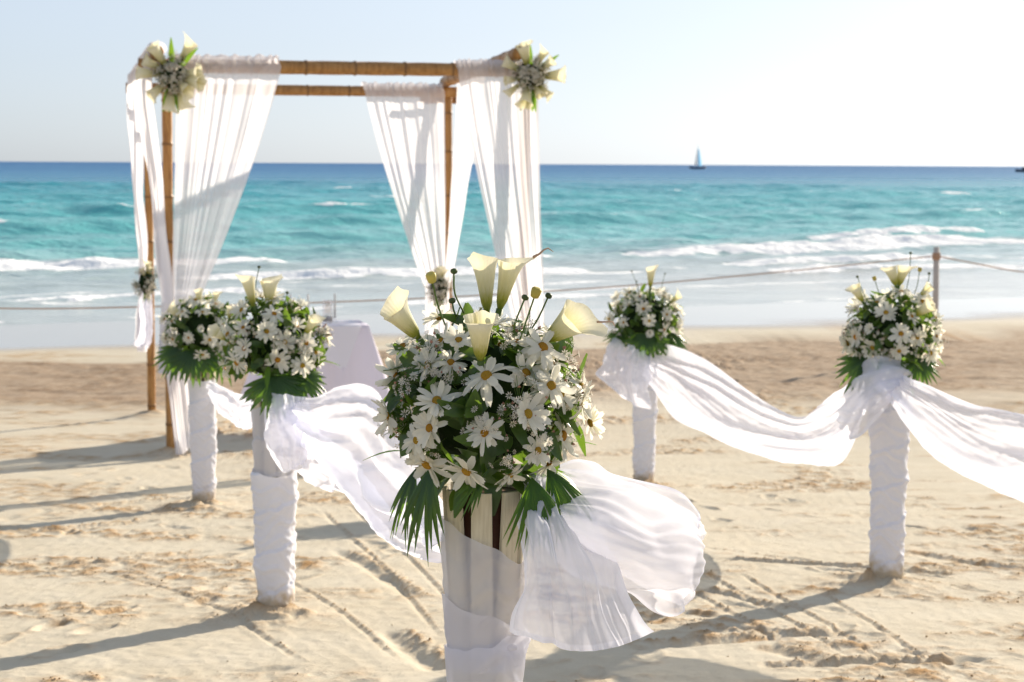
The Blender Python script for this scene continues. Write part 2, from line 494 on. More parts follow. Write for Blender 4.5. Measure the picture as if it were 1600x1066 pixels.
def build_sand():
    nx, ny = 720, 760
    t = np.linspace(-1, 1, nx)
    xs = 3.6 * t + 26.0 * np.sign(t) * np.clip(np.abs(t) - 0.72, 0, 1) ** 2.0 * 4 + 40 * np.sign(t) * np.clip(np.abs(t) - 0.9, 0, 1) ** 2 * 100
    ys = np.concatenate([np.linspace(-40, 4.9, 40, endpoint=False), np.geomspace(4.9, 26, ny - 80, endpoint=False), np.linspace(26, 90, 40)])
    X, Y = np.meshgrid(xs, ys)
    Z = zg0(X, Y)
    S = shore(X, Y)
    dry = 1 - sstep(24.5, 26.5, S)
    # long undulation
    Z += dry * 0.014 * fbm(X * 0.6, Y * 0.6, 2, 1)
    # trampled, clumpy ground in patches
    patch = sstep(-0.12, 0.45, fbm(X * 0.55, Y * 1.0, 3, 5) + 0.35 * pn(X * 1.9, Y * 3.4, 9) + 0.2 * pn(X * 5, Y * 9, 10))
    clump = fbm(X * 9, Y * 9, 4, 21, 0.6)
    clump2 = np.abs(fbm(X * 4.2, Y * 5.0, 4, 31, 0.55))
    tone = patch * np.clip(0.30 + 0.75 * clump, 0, 1)
    Z += dry * patch * (0.010 * np.clip(clump, -0.4, 1.4) + 0.006 * (0.5 - clump2) + 0.004 * np.clip(fbm(X * 27, Y * 27, 2, 25), 0, 2))
    Z += dry * 0.0030 * fbm(X * 16, Y * 16, 2, 41)
    # raked drag lines running down the beach, in patches
    ca, sa = math.cos(math.radians(23)), math.sin(math.radians(23))
    across = X * ca + Y * sa; along = -X * sa + Y * ca
    rk = sstep(-0.1, 0.4, pn(X * 0.5 + 7, Y * 0.5, 61))
    Z += dry * rk * 0.0022 * pn(across * 14, along * 0.5, 71)
    ca, sa = math.cos(math.radians(-12)), math.sin(math.radians(-12))
    a2 = X * sa + Y * ca; b2 = X * ca - Y * sa
    Z += dry * (1 - rk) * 0.0018 * pn(a2 * 11, b2 * 0.6, 72)
    # dragged furrows with a crumbled ridge beside them
    def furrow(pts, w=0.05, depth=0.028, seed=0):
        nonlocal Z, tone
        c = catmull([(p[0], p[1], 0) for p in pts], 60)[:, :2]
        x0, x1 = c[:, 0].min() - 0.4, c[:, 0].max() + 0.4
        y0, y1 = c[:, 1].min() - 0.4, c[:, 1].max() + 0.4
        r = np.where((ys > y0) & (ys < y1))[0]; cl = np.where((xs > x0) & (xs < x1))[0]
        if len(r) == 0 or len(cl) == 0:
            return
        rs, cs = slice(r[0], r[-1] + 1), slice(cl[0], cl[-1] + 1)
        xx, yy = X[rs, cs], Y[rs, cs]
        best = np.full(xx.shape, 9.0); sgn = np.zeros(xx.shape); tt = np.zeros(xx.shape)
        for i in range(len(c) - 1):
            d = c[i + 1] - c[i]; L2 = d @ d
            u = np.clip(((xx - c[i][0]) * d[0] + (yy - c[i][1]) * d[1]) / L2, 0, 1)
            ex, ey = xx - (c[i][0] + u * d[0]), yy - (c[i][1] + u * d[1])
            dist = np.hypot(ex, ey)
            m = dist < best
            best = np.where(m, dist, best)
            sgn = np.where(m, np.sign(d[0] * ey - d[1] * ex), sgn)
            tt = np.where(m, (i + u) / len(c), tt)
        end = sstep(0, 0.12, tt) * (1 - sstep(0.86, 1.0, tt))
        wob = 1 + 0.6 * pn(xx * 5, yy * 5, seed + 3)
        dep = np.exp(-(best / (w * wob)) ** 2) * end
        rid = np.exp(-((best - 1.7 * w) / (0.8 * w)) ** 2) * end * (0.5 + 0.5 * sgn) * np.clip(0.45 + 0.9 * fbm(xx * 34, yy * 34, 2, seed, 0.6), 0, 1.5)
        Z[rs, cs] += -depth * dep + 0.62 * depth * rid
        tone[rs, cs] = np.maximum(tone[rs, cs], np.clip(0.75 * rid + 0.35 * dep * np.clip(clump[rs, cs], 0, 1), 0, 1))
    for k, pts in enumerate([
            [(0.807, 8.000, 0.850), (0.981, 7.700, 0.826), (1.153, 7.400, 0.816)],
            [(0.373, 6.500, 0.850), (0.710, 6.650, 0.864), (1.086, 6.800, 0.863), (1.302, 6.800, 0.852)],
            [(0.915, 6.600, 0.854), (1.024, 6.400, 0.857), (1.125, 6.200, 0.850)],
            [(0.840, 6.200, 0.844), (1.232, 6.300, 0.845), (1.566, 6.300, 0.851)],
            [(-0.900, 9.200, 0.848), (-0.652, 8.500, 0.830), (-0.396, 7.600, 0.856)],
            [(-0.482, 6.900, 0.830), (-0.362, 6.500, 0.851), (-0.232, 6.100, 0.871)],
            [(-2.233, 8.600, 0.771), (-1.850, 8.800, 0.793), (-1.513, 9.200, 0.795)],
            [(-2.718, 9.700, 0.778), (-2.379, 10.000, 0.795), (-1.999, 10.400, 0.817)],
            [(-2.642, 10.800, 0.841), (-2.347, 11.200, 0.857), (-2.007, 11.500, 0.853)],
            [(1.004, 8.900, 0.851), (1.532, 8.700, 0.846), (2.072, 8.400, 0.835)],
            [(2.005, 9.200, 0.862), (2.230, 8.800, 0.845), (2.543, 8.500, 0.847)]]):
        furrow(pts, 0.028 + 0.010 * (k % 3), 0.017 + 0.005 * (k % 2), 100 + 7 * k)
    for k, pts in enumerate([
            [(0.628, 8.850, 0.669), (0.852, 7.500, 0.777), (1.001, 6.550, 0.844)], [(0.805, 9.100, 0.648), (1.050, 7.400, 0.776), (1.196, 6.350, 0.853)],
            [(1.053, 8.500, 0.687), (1.232, 6.950, 0.813), (1.333, 6.050, 0.880)], [(1.342, 7.900, 0.739), (1.426, 6.700, 0.830), (1.483, 6.050, 0.881)],
            [(-1.153, 11.000, 0.504), (-0.593, 8.500, 0.679), (-0.255, 6.700, 0.822)], [(-1.034, 11.400, 0.469), (-0.493, 8.850, 0.664), (-0.170, 7.100, 0.793)],
            [(-1.302, 8.850, 0.660), (-0.725, 7.400, 0.767), (-0.395, 6.300, 0.859)], [(-1.940, 8.500, 0.672), (-1.221, 7.400, 0.765), (-0.696, 6.200, 0.863)],
            [(0.931, 9.400, 0.618), (1.406, 8.850, 0.673), (2.093, 7.900, 0.743)], [(-2.302, 8.400, 0.678), (-1.954, 8.700, 0.658), (-1.365, 8.850, 0.659)]]):
        furrow(pts, 0.011, 0.0085, 300 + 7 * k)
    # footprints
    rng = np.random.default_rng(5)
    spots = [(rng.uniform(-4.5, 4.5), rng.uniform(5.5, 19), rng.uniform(0, 6.28)) for _ in range(60)]
    for _ in range(16):                      # trails of steps
        tx, ty, ta = rng.uniform(-4, 4), rng.uniform(5.5, 15), rng.uniform(0, 6.28)
        for q_ in range(9):
            sd_ = 0.09 if q_ % 2 else -0.09
            spots.append((tx + q_ * 0.36 * math.cos(ta) - sd_ * math.sin(ta), ty + q_ * 0.36 * math.sin(ta) + sd_ * math.cos(ta), ta + rng.uniform(-.25, .25)))
    spots += [(-1.42, 8.9, 1.1), (-1.50, 8.2, 1.2), (-1.30, 7.8, 1.0), (-1.75, 6.9, 1.3), (-1.60, 6.4, 1.1)]
    for (fx, fy, fa) in spots:
        x0, x1 = np.searchsorted(xs, [fx - 0.3, fx + 0.3]); y0, y1 = np.searchsorted(ys, [fy - 0.3, fy + 0.3])
        if x1 - x0 < 3 or y1 - y0 < 3:
            continue
        sl = (slice(y0, y1), slice(x0, x1))
        dx, dy = X[sl] - fx, Y[sl] - fy
        u = dx * math.cos(fa) + dy * math.sin(fa); v = -dx * math.sin(fa) + dy * math.cos(fa)
        e = np.hypot(u / 0.115, v / (0.046 + 0.012 * np.clip(u / 0.1, -1, 1)))
        fd_ = rng.uniform(0.45, 1.0)
        Z[sl] += -0.015 * fd_ * (1 - sstep(0.5, 1.05, e)) * (1 + 0.5 * clump[sl]) + 0.008 * fd_ * np.exp(-((e - 1.25) / 0.22) ** 2) * (0.6 + clump[sl] * 0.6)
        tone[sl] = np.maximum(tone[sl], 0.35 * np.exp(-((e - 1.25) / 0.25) ** 2) * np.clip(clump[sl] + 0.4, 0, 1))
    # scooped sand heaped against stands and posts
    for i, (hx, hy) in enumerate(STANDS + [tuple(G_FL), tuple(G_FR), tuple(G_RL), tuple(G_RR)]):
        d = np.hypot(X - hx + 0.03, (Y - hy + 0.05) * 0.9)
        d2 = d * (1 + 0.35 * pn((X - hx) * 4, (Y - hy) * 4, 200 + i))
        h = np.exp(-(d2 / 0.17) ** 2)
        Z += 0.060 * h * (0.7 + 0.5 * np.clip(clump, -0.6, 1))
        tone = np.maximum(tone, 0.9 * np.exp(-(d2 / 0.22) ** 2) * np.clip(0.45 + 0.7 * clump, 0, 1))
    # the coarse darker strand above the tide mark
    sw = S + 0.9 * fbm(X * 0.25, Y * 0.5, 2, 81)
    band = sstep(17.2, 19.8, sw) * (1 - sstep(24.2, 25.0, sw))
    Z += band * (0.014 * fbm(X * 2.6, Y * 3.2, 3, 91) + 0.006 * np.clip(clump, -1, 1))
    wet = sstep(26.2, 28.0, S + 0.35 * fbm(X * 0.3, Y * 0.3, 2, 95))
    o = obj('sand_beach', grid_data('sand_beach', X, Y, Z, M['sand'], {'tone': tone, 'band': band, 'wet': wet}))
    tag(o, 'pale trampled sand beach sloping down to the sea', 'beach', kind='structure')
    return X, Y, Z, tone

def m_sand():
    t = NT('sand')
    pos = t.n('ShaderNodeNewGeometry').outputs['Position']
    n1 = t.noise(3.0, 5.0, 0.6, pos).outputs['Fac']
    n2 = t.noise(60.0, 4.0, 0.65, pos).outputs['Fac']
    n3 = t.noise(420.0, 3.0, 0.7, pos).outputs['Fac']
    c = t.mix(n1, (0.55, 0.475, 0.345), (0.69, 0.635, 0.52))
    c = t.mix(t.math('MULTIPLY', t.attr('tone'), 1.0), c, (0.46, 0.28, 0.13))
    n4 = t.noise(9.0, 5.0, 0.7, pos).outputs['Fac']
    cb = t.mix(t.ramp(n4, [(0.35, 0.0), (0.65, 1.0)]), (0.30, 0.20, 0.125), (0.46, 0.35, 0.25))
    c = t.mix(t.math('MULTIPLY', t.attr('band'), 0.85), c, cb)
    grain = t.ramp(n3, [(0.28, 0.55), (0.48, 1.0)])
    mul = t.n('ShaderNodeMix', data_type='RGBA', blend_type='MULTIPLY')
    mul.inputs[0].default_value = 0.5
    t.l(c, mul.inputs[6]); t.l(grain, mul.inputs[7])
    wetc = t.mix(n1, (0.36, 0.31, 0.25), (0.44, 0.385, 0.31))
    c = t.mix(t.attr('wet'), mul.outputs[2], wetc)
    h = t.math('ADD', t.math('MULTIPLY', n2, t.math('ADD', 0.5, t.math('MULTIPLY', t.attr('tone'), 2.2))), t.math('MULTIPLY', n3, 0.35))
    bs = t.math('SUBTRACT', 1.0, t.attr('wet'))
    bn = t.n('ShaderNodeBump'); bn.inputs['Distance'].default_value = 0.014
    t.l(t.math('MULTIPLY', bs, 0.55), bn.inputs['Strength']); t.l(h, bn.inputs['Height'])
    r = t.ramp(t.attr('wet'), [(0.0, 0.95), (0.6, 0.35), (1.0, 0.10)])
    sp = t.ramp(t.attr('wet'), [(0.0, 0.05), (1.0, 0.5)])
    return t.done(t.principled(c, r, sp, bn.outputs[0]))
M['sand'] = m_sand()
SX, SY, SZ, STONE = build_sand()

def build_crumbs():
    """loose lumps of sand lying on the trampled patches, too many to count"""
    rng = np.random.default_rng(3)
    xs, ys = SX[0], SY[:, 0]
    V = []; Fc = []; tones = []
    base = np.array([(1, 0, 0), (-1, 0, 0), (0, 1, 0), (0, -1, 0), (0, 0, 1), (0, 0, -0.6)], float)
    tri = [(0, 2, 4), (2, 1, 4), (1, 3, 4), (3, 0, 4), (2, 0, 5), (1, 2, 5), (3, 1, 5), (0, 3, 5)]
    n = 0
    while n < 3500:
        y = 5.6 + 9.5 * rng.random() ** 1.6; x = rng.uniform(-0.36, 0.36) * y
        j = min(np.searchsorted(ys, y), len(ys) - 1); i = min(np.searchsorted(xs, x), len(xs) - 1)
        if STONE[j, i] < 0.22 + 0.3 * rng.random():
            if rng.random() > 0.004:
                continue
        r = 0.0016 + 0.0050 * rng.random() ** 4
        c = np.array([xs[i], ys[j], SZ[j, i] + r * 0.3])
        pts = base * r * rng.uniform(0.6, 1.25, (6, 3))
        a = rng.uniform(0, 6.28)
        R = np.array([[math.cos(a), -math.sin(a), 0], [math.sin(a), math.cos(a), 0], [0, 0, 1]])
        k = len(V)
        V.extend((pts @ R.T + c).tolist()); Fc.extend([(k + p, k + q, k + s) for p, q, s in tri])
        tones.extend([0.25 + 0.6 * rng.random()] * 6)
        n += 1
    o = obj('sand_crumbs', mesh_data('sand_crumbs', V, Fc, M['sand'], True, {'tone': tones, 'band': [0] * len(V), 'wet': [0] * len(V)}))
    tag(o, 'loose brown crumbs of sand on the trampled patches', 'sand', kind='stuff')
build_crumbs()

# ------------------------------------------------------------------ the sea
def m_sea():
    t = NT('sea_water')
    pos = t.n('ShaderNodeNewGeometry').outputs['Position']
    d = t.attr('deep')
    mp = t.n('ShaderNodeMapping'); mp.inputs['Rotation'].default_value = (0, 0, math.radians(-31)); mp.inputs['Scale'].default_value = (0.35, 1.0, 1.0)
    t.l(pos, mp.inputs['Vector'])
    n1 = t.noise(0.10, 4.0, 0.6, mp.outputs[0]).outputs['Fac']
    n2 = t.noise(1.3, 6.0, 0.68, mp.outputs[0]).outputs['Fac']
    n3 = t.noise(0.02, 6.0, 0.7, mp.outputs[0]).outputs['Fac']
    f = t.math('ADD', d, t.math('MULTIPLY', t.math('SUBTRACT', n1, 0.5), 0.18))
    col = t.ramp(f, [(0.0, (0.50, 0.50, 0.45)), (0.12, (0.40, 0.52, 0.50)), (0.24, (0.20, 0.55, 0.54)), (0.45, (0.085, 0.44, 0.47)),
                     (0.62, (0.028, 0.26, 0.37)), (0.80, (0.012, 0.17, 0.36)), (0.95, (0.004, 0.115, 0.30))])
    foam = t.attr('foam')
    fo = t.math('ADD', foam, t.math('MULTIPLY', t.math('SUBTRACT', n2, 0.5), 0.9))
    fm = t.ramp(fo, [(0.44, 0.0), (0.58, 1.0)])
    n5 = t.noise(0.45, 5.0, 0.62, mp.outputs[0]).outputs['Fac']
    hb = t.math('ADD', t.math('ADD', n2, t.math('MULTIPLY', n5, 2.2)), t.math('MULTIPLY', n3, 7.0))
    bn = t.n('ShaderNodeBump'); bn.inputs['Distance'].default_value = 0.5
    t.set(bn.inputs['Strength'], t.ramp(d, [(0.0, 0.10), (0.2, 0.45), (1.0, 0.9)]))
    t.l(hb, bn.inputs['Height'])
    w = t.principled(col, t.ramp(d, [(0.0, 0.08), (0.3, 0.16), (1.0, 0.35)]), t.ramp(d, [(0.0, 0.40), (0.15, 0.28), (0.5, 0.20), (1.0, 0.08)]), bn.outputs[0])
    w.inputs['IOR'].default_value = 1.33
    fd = t.n('ShaderNodeBsdfDiffuse'); fd.inputs['Color'].default_value = (0.95, 0.95, 0.94, 1)
    t.l(t.bump(t.noise(2.2, 5.0, 0.65, pos).outputs['Fac'], 0.5, 0.25), fd.inputs['Normal'])
    return t.done(t.mixs(fm, w, fd))
M['sea'] = m_sea()

def build_sea():
    ny = 640
    ys = np.concatenate([np.geomspace(24.0, 230, ny, endpoint=False), np.geomspace(230, 14000, 90)])
    tx = np.linspace(-1, 1, 440)
    Yg = np.repeat(ys[:, None], len(tx), 1)
    Xg = tx[None, :] * (14 + 0.62 * ys[:, None])
    q = Yg - 0.6 * Xg
    s = Xg + 0.6 * Yg
    far = sstep(150, 420, Yg)
    Z = np.zeros_like(Xg); foam = np.zeros_like(Xg)
    lump = fbm(Xg * 1.1, Yg * 1.1, 4, 301, 0.6)
    lump2 = fbm(Xg * 0.45, Yg * 0.7, 3, 305, 0.6)
    def crest(qc, h, wf, wb, seed, foamy, flen, thr, wl=9.0):
        nonlocal Z, foam
        c = qc + 1.3 * pn(s / 8.0, s * 0 + seed, seed) + 2.2 * pn(s / 23.0, s * 0 + 3.3, seed + 1)
        m = np.clip(0.55 + 0.75 * pn(s / wl, q * 0 + 0.5, seed + 2) + 0.25 * pn(s / 3.0, q * 0 + 1.5, seed + 4), 0.06, 1.3)
        e = q - c
        prof = np.where(e < 0, np.exp(-(e / wf) ** 2), np.exp(-(e / wb) ** 2))
        Z += h * m * prof
        if foamy > 0:
            fm = sstep(thr, thr + 0.3, m)
            front = sstep(-flen * (0.6 + 0.7 * np.clip(m, 0, 1)), -flen * 0.25, e + 0.5 * lump) * (1 - sstep(0.0, 0.7, e + 0.4 * lump2))
            lace = 0.42 * np.exp(-np.clip(e, 0, 99) / (2.5 * flen)) * (e > 0)
            fo = foamy * fm * np.maximum(front, lace * sstep(0.1, 0.6, lump2 + 0.2))
            foam = np.maximum(foam, fo)
            Z += (0.05 + 0.10 * h) * np.clip(lump, -0.8, 1.5) * fm * front + 0.30 * h * lump2 * fm * front
    crest(35.0, 0.05, 0.6, 1.4, 401, 0.75, 0.9, 0.55, 7)
    crest(40.0, 0.12, 0.6, 1.8, 411, 0.95, 1.0, 0.30, 8)
    crest(45.0, 0.14, 0.7, 2.2, 421, 0.95, 1.1, 0.38, 10)
    crest(51.5, 0.28, 1.4, 2.6, 431, 1.10, 2.1, 0.05, 12)
    crest(58.0, 0.24, 1.0, 3.0, 436, 0.95, 1.0, 0.62, 9)
    crest(67.0, 0.30, 1.2, 3.5, 441, 0.8, 0.8, 0.90, 11)
    crest(80.0, 0.46, 1.5, 4.0, 451, 0.95, 1.0, 0.86, 11)
    crest(91.0, 0.22, 2.0, 4.5, 456, 0.0, 1, 1)
    crest(101.0, 0.46, 1.6, 4.5, 461, 0.95, 1.0, 0.92, 13)
    crest(117.0, 0.40, 2.2, 5.0, 471, 0.8, 1.0, 0.98, 18)
    for k, qc in enumerate((135, 152, 171, 193, 218, 246)):
        crest(qc, 0.42, 2.8, 6, 480 + 9 * k, 0.8 if k % 2 else 0, 1.0, 1.0, 20)
    off = sstep(30, 60, q)
    Z += off * (1 - 0.6 * far) * (0.12 * fbm(q * 0.35, s * 0.12, 3, 321) + 0.07 * fbm(q * 1.0, s * 0.40, 4, 331, 0.6))
    Z += far * 0.25 * pn(q / 18, s / 60, 341)
    Z += (1 - off) * 0.012 * fbm(q * 0.8, s * 0.25, 2, 351)
    # thin sheets of lace foam running over the shallows
    lace = sstep(0.15, 0.55, fbm(q * 0.55, s * 0.10, 4, 361, 0.6)) * (1 - sstep(47, 54, q))
    foam = np.maximum(foam, 0.50 * lace)
    caps = sstep(0.62, 0.8, fbm(q * 0.22, s * 0.07, 3, 371)) * sstep(95, 130, q) * (1 - far)
    foam = np.maximum(foam, 0.55 * caps)
    qq = q
    deep = np.interp(qq, [28, 40, 50, 56, 64, 85, 120, 190, 330, 700, 3000], [0.0, 0.05, 0.11, 0.19, 0.26, 0.36, 0.45, 0.55, 0.72, 0.86, 1.0])
    deep = np.clip(deep, 0, 1)
    # swash: the film runs up the sand and thins out
    Z = np.where(q < 40, Z * sstep(27, 40, q), Z)
    o = obj('sea', grid_data('sea', Xg, Yg, Z, M['sea'], {'foam': foam, 'deep': deep}))
    tag(o, 'turquoise sea with breaking waves and a deep blue horizon', 'sea', kind='structure')
build_sea()

# ------------------------------------------------------------------ cloth sheets
def crumple(S, su, sv, iters=120, anchor=0.02, seed=0, noise=0.006, wave=(9.0, 5.0), closed=False, floor_r=None, pin=None, bend=0.35):
    """let a sheet with a little too much cloth buckle into creases: su, sv = surplus length along rows and columns"""
    n, m = S.shape[:2]
    def nx(A, k):
        return np.roll(A, -k, axis=1) if closed else A[:, k:]
    def cur(A, k):
        return A if closed else A[:, :m - k]
    u, v = np.meshgrid(np.linspace(0, 1, n), np.linspace(0, 1, m, endpoint=not closed), indexing='ij')
    du = np.gradient(S, axis=0)
    dv = (np.roll(S, -1, 1) - np.roll(S, 1, 1)) if closed else np.gradient(S, axis=1)
    N = np.cross(du, dv); N /= np.linalg.norm(N, axis=2)[..., None] + 1e-9
    if closed:
        a = 2 * np.pi * v
        nz = fbm(u * wave[0] + 0.7 * np.cos(a), np.sin(a) * wave[1] / 3 + seed, 2, seed) + 0.5 * pn(u * wave[0] * 1.7, np.cos(a) * wave[1] / 3 + 9, seed + 5)
    else:
        nz = fbm(u * wave[0], v * wave[1], 2, seed)
    Q = S + N * (noise * nz)[..., None]
    ln = lambda d: np.linalg.norm(d, axis=2)[..., None] + 1e-9
    Lu = ln(S[1:] - S[:-1]) * su
    Lv = ln(nx(S, 1) - cur(S, 1)) * sv
    sd = 0.5 * (su + sv)
    Ld = ln(nx(S, 1)[1:] - cur(S, 1)[:-1]) * sd
    Le = ln(nx(S, 1)[:-1] - cur(S, 1)[1:]) * sd
    Bu = ln(S[2:] - S[:-2]) * su
    Bv = ln(nx(S, 2) - cur(S, 2)) * sv
    def back(D, A, k):
        if closed:
            A += np.roll(D, k, axis=1)
        else:
            A[:, k:] += D
    w = np.ones((n, m, 1)) if pin is None else pin[..., None]
    for it in range(iters):
        acc = np.zeros_like(Q)
        d = Q[1:] - Q[:-1]; l = ln(d); c = 0.5 * d * (1 - Lu / l)
        acc[:-1] += c; acc[1:] -= c
        d = nx(Q, 1) - cur(Q, 1); l = ln(d); c = 0.5 * d * (1 - Lv / l)
        (acc if closed else acc[:, :m - 1])[...] += c; back(-c, acc, 1)
        for (hi, lo, L) in ((1, 0, Ld), (0, 1, Le)):
            A_ = nx(Q, 1)[1:] if hi else nx(Q, 1)[:-1]
            B_ = cur(Q, 1)[:-1] if hi else cur(Q, 1)[1:]
            d = A_ - B_; l = ln(d); c = 0.22 * d * (1 - L / l)
            full = np.zeros_like(Q)
            if hi:
                if closed:
                    full[:-1] += c; full[1:] -= np.roll(c, 1, axis=1)
                else:
                    full[:-1, :m - 1] += c; full[1:, 1:] -= c
            else:
                if closed:
                    full[1:] += c; full[:-1] -= np.roll(c, 1, axis=1)
                else:
                    full[1:, :m - 1] += c; full[:-1, 1:] -= c
            acc += full
        d = Q[2:] - Q[:-2]; l = ln(d); c = bend * 0.5 * d * np.minimum(0, 1 - Bu / l)
        acc[:-2] += c; acc[2:] -= c
        d = nx(Q, 2) - cur(Q, 2); l = ln(d); c = bend * 0.5 * d * np.minimum(0, 1 - Bv / l)
        (acc if closed else acc[:, :m - 2])[...] += c; back(-c, acc, 2)
        Q = Q + w * (0.42 * acc + anchor * (S - Q))
        if floor_r is not None:
            r = np.hypot(Q[..., 0], Q[..., 1]) + 1e-9
            k = np.maximum(r, floor_r) / r
            Q[..., 0] *= k; Q[..., 1] *= k
    return Q

def drape_data(name, guides, nu, nv, mat, folds=(), wrinkle=0.0, seed=0, slack=(1.008, 1.05)):
    """a cloth sheet through guide lines (each a list of points); folds = (amplitude, how many across, drift)"""
    G = np.stack([catmull(g, nu) for g in guides], 1)          # nu x k x 3
    S = np.zeros((nu, nv, 3))
    for i in range(nu):
        k = G[i]
        q = np.vstack([2 * k[0] - k[1], k, 2 * k[-1] - k[-2]]) if len(k) > 1 else k
        t = np.linspace(0, len(k) - 1, nv)
        idx = np.minimum(t.astype(int), len(k) - 2); f = (t - idx)[:, None]
        a, b, c, d = q[idx], q[idx + 1], q[idx + 2], q[idx + 3]
        S[i] = 0.5 * (2 * b + (c - a) * f + (2 * a - 5 * b + 4 * c - d) * f ** 2 + (3 * b - a - 3 * c + d) * f ** 3)
    du = np.gradient(S, axis=0); dv = np.gradient(S, axis=1)
    N = np.cross(du, dv); N /= np.linalg.norm(N, axis=2)[..., None] + 1e-9
    u, v = np.meshgrid(np.linspace(0, 1, nu), np.linspace(0, 1, nv), indexing='ij')
    D = np.zeros((nu, nv))
    wid = np.linalg.norm(dv, axis=2).sum(1)[:, None]
    wid = wid / (wid.max() + 1e-9)
    for j, (amp, k, drift) in enumerate(folds):
        ph = v * k + drift * pn(u * 2.5, v * 1.5, seed + 11 * j) + 0.13 * j
        w = 1 - np.abs(((ph % 1.0) - 0.5) * 2)
        w = 0.5 * (w * w * (3 - 2 * w)) + 0.5 * (0.5 + 0.5 * np.sin(2 * np.pi * ph))
        am = amp * (0.45 + 0.8 * np.clip(pn(u * 3.0, v * 2.0, seed + 5 + j) + 0.5, 0, 1.3)) * (0.35 + 0.65 * np.sqrt(wid))
        D += am * (w - 0.5)
    if wrinkle:
        D += wrinkle * fbm(u * 14, v * 6, 3, seed + 71)
    S = S + N * D[..., None]
    if slack:
        ext = np.linalg.norm(S[1:] - S[:-1], axis=2).sum(0).mean()
        S = crumple(S, slack[0], slack[1], 130, 0.012, seed, 0.012 * min(1.0, ext), (2.5, 6.0), bend=0.7)
    wv = np.linalg.norm(np.diff(S, axis=1), axis=2).sum(1).mean(); wu = np.linalg.norm(np.diff(S, axis=0), axis=2).sum(0).mean()
    hem = np.maximum(np.minimum(v, 1 - v) * wv < 0.011, np.minimum(u * 9, 1 - u) * wu < 0.011).astype(float)
    return grid_data(name, S[..., 0], S[..., 1], S[..., 2], mat, {'hem': hem})

def local(o, pts):
    l = o.location
    return [(p[0] - l[0], p[1] - l[1], p[2] - l[2]) for p in pts]

# ------------------------------------------------------------------ flower stands
ST_H, ST_RT, ST_RB = 0.90, 0.075, 0.053
def cone_r(z, rb=None):
    rb = ST_RB if rb is None else rb
    return rb + (ST_RT - rb) * z / ST_H

def slat_data(rb):
    V = []; Fc = []
    n = 8
    for i in range(n):
        z = ST_H * i / (n - 1)
        r = cone_r(z, rb)
        w = 0.381 * r * (1 - 0.34 * max(0, (z / ST_H - 0.55) / 0.45) ** 1.1)
        for (s, dr) in ((-1, -0.004), (-1, 0.003), (-0.85, 0.0042), (0.85, 0.0042), (1, 0.003), (1, -0.004)):
            V.append((r + dr, s * w, z))
    for i in range(n - 1):
        for k in range(6):
            k2 = (k + 1) % 6
            Fc.append((i * 6 + k, i * 6 + k2, (i + 1) * 6 + k2, (i + 1) * 6 + k))
    Fc.append((5, 4, 3, 2, 1, 0)); Fc.append(tuple(range((n - 1) * 6, n * 6)))
    return mesh_data('slat', V, Fc, M['slat'], False)
SLAT = {rb: slat_data(rb) for rb in (0.022, ST_RB)}
LINER = {rb: lathe_data('liner', [(rb - 0.006, 0.0), (ST_RT - 0.008, ST_H - 0.01)], M['liner'], 20) for rb in (0.022, ST_RB)}

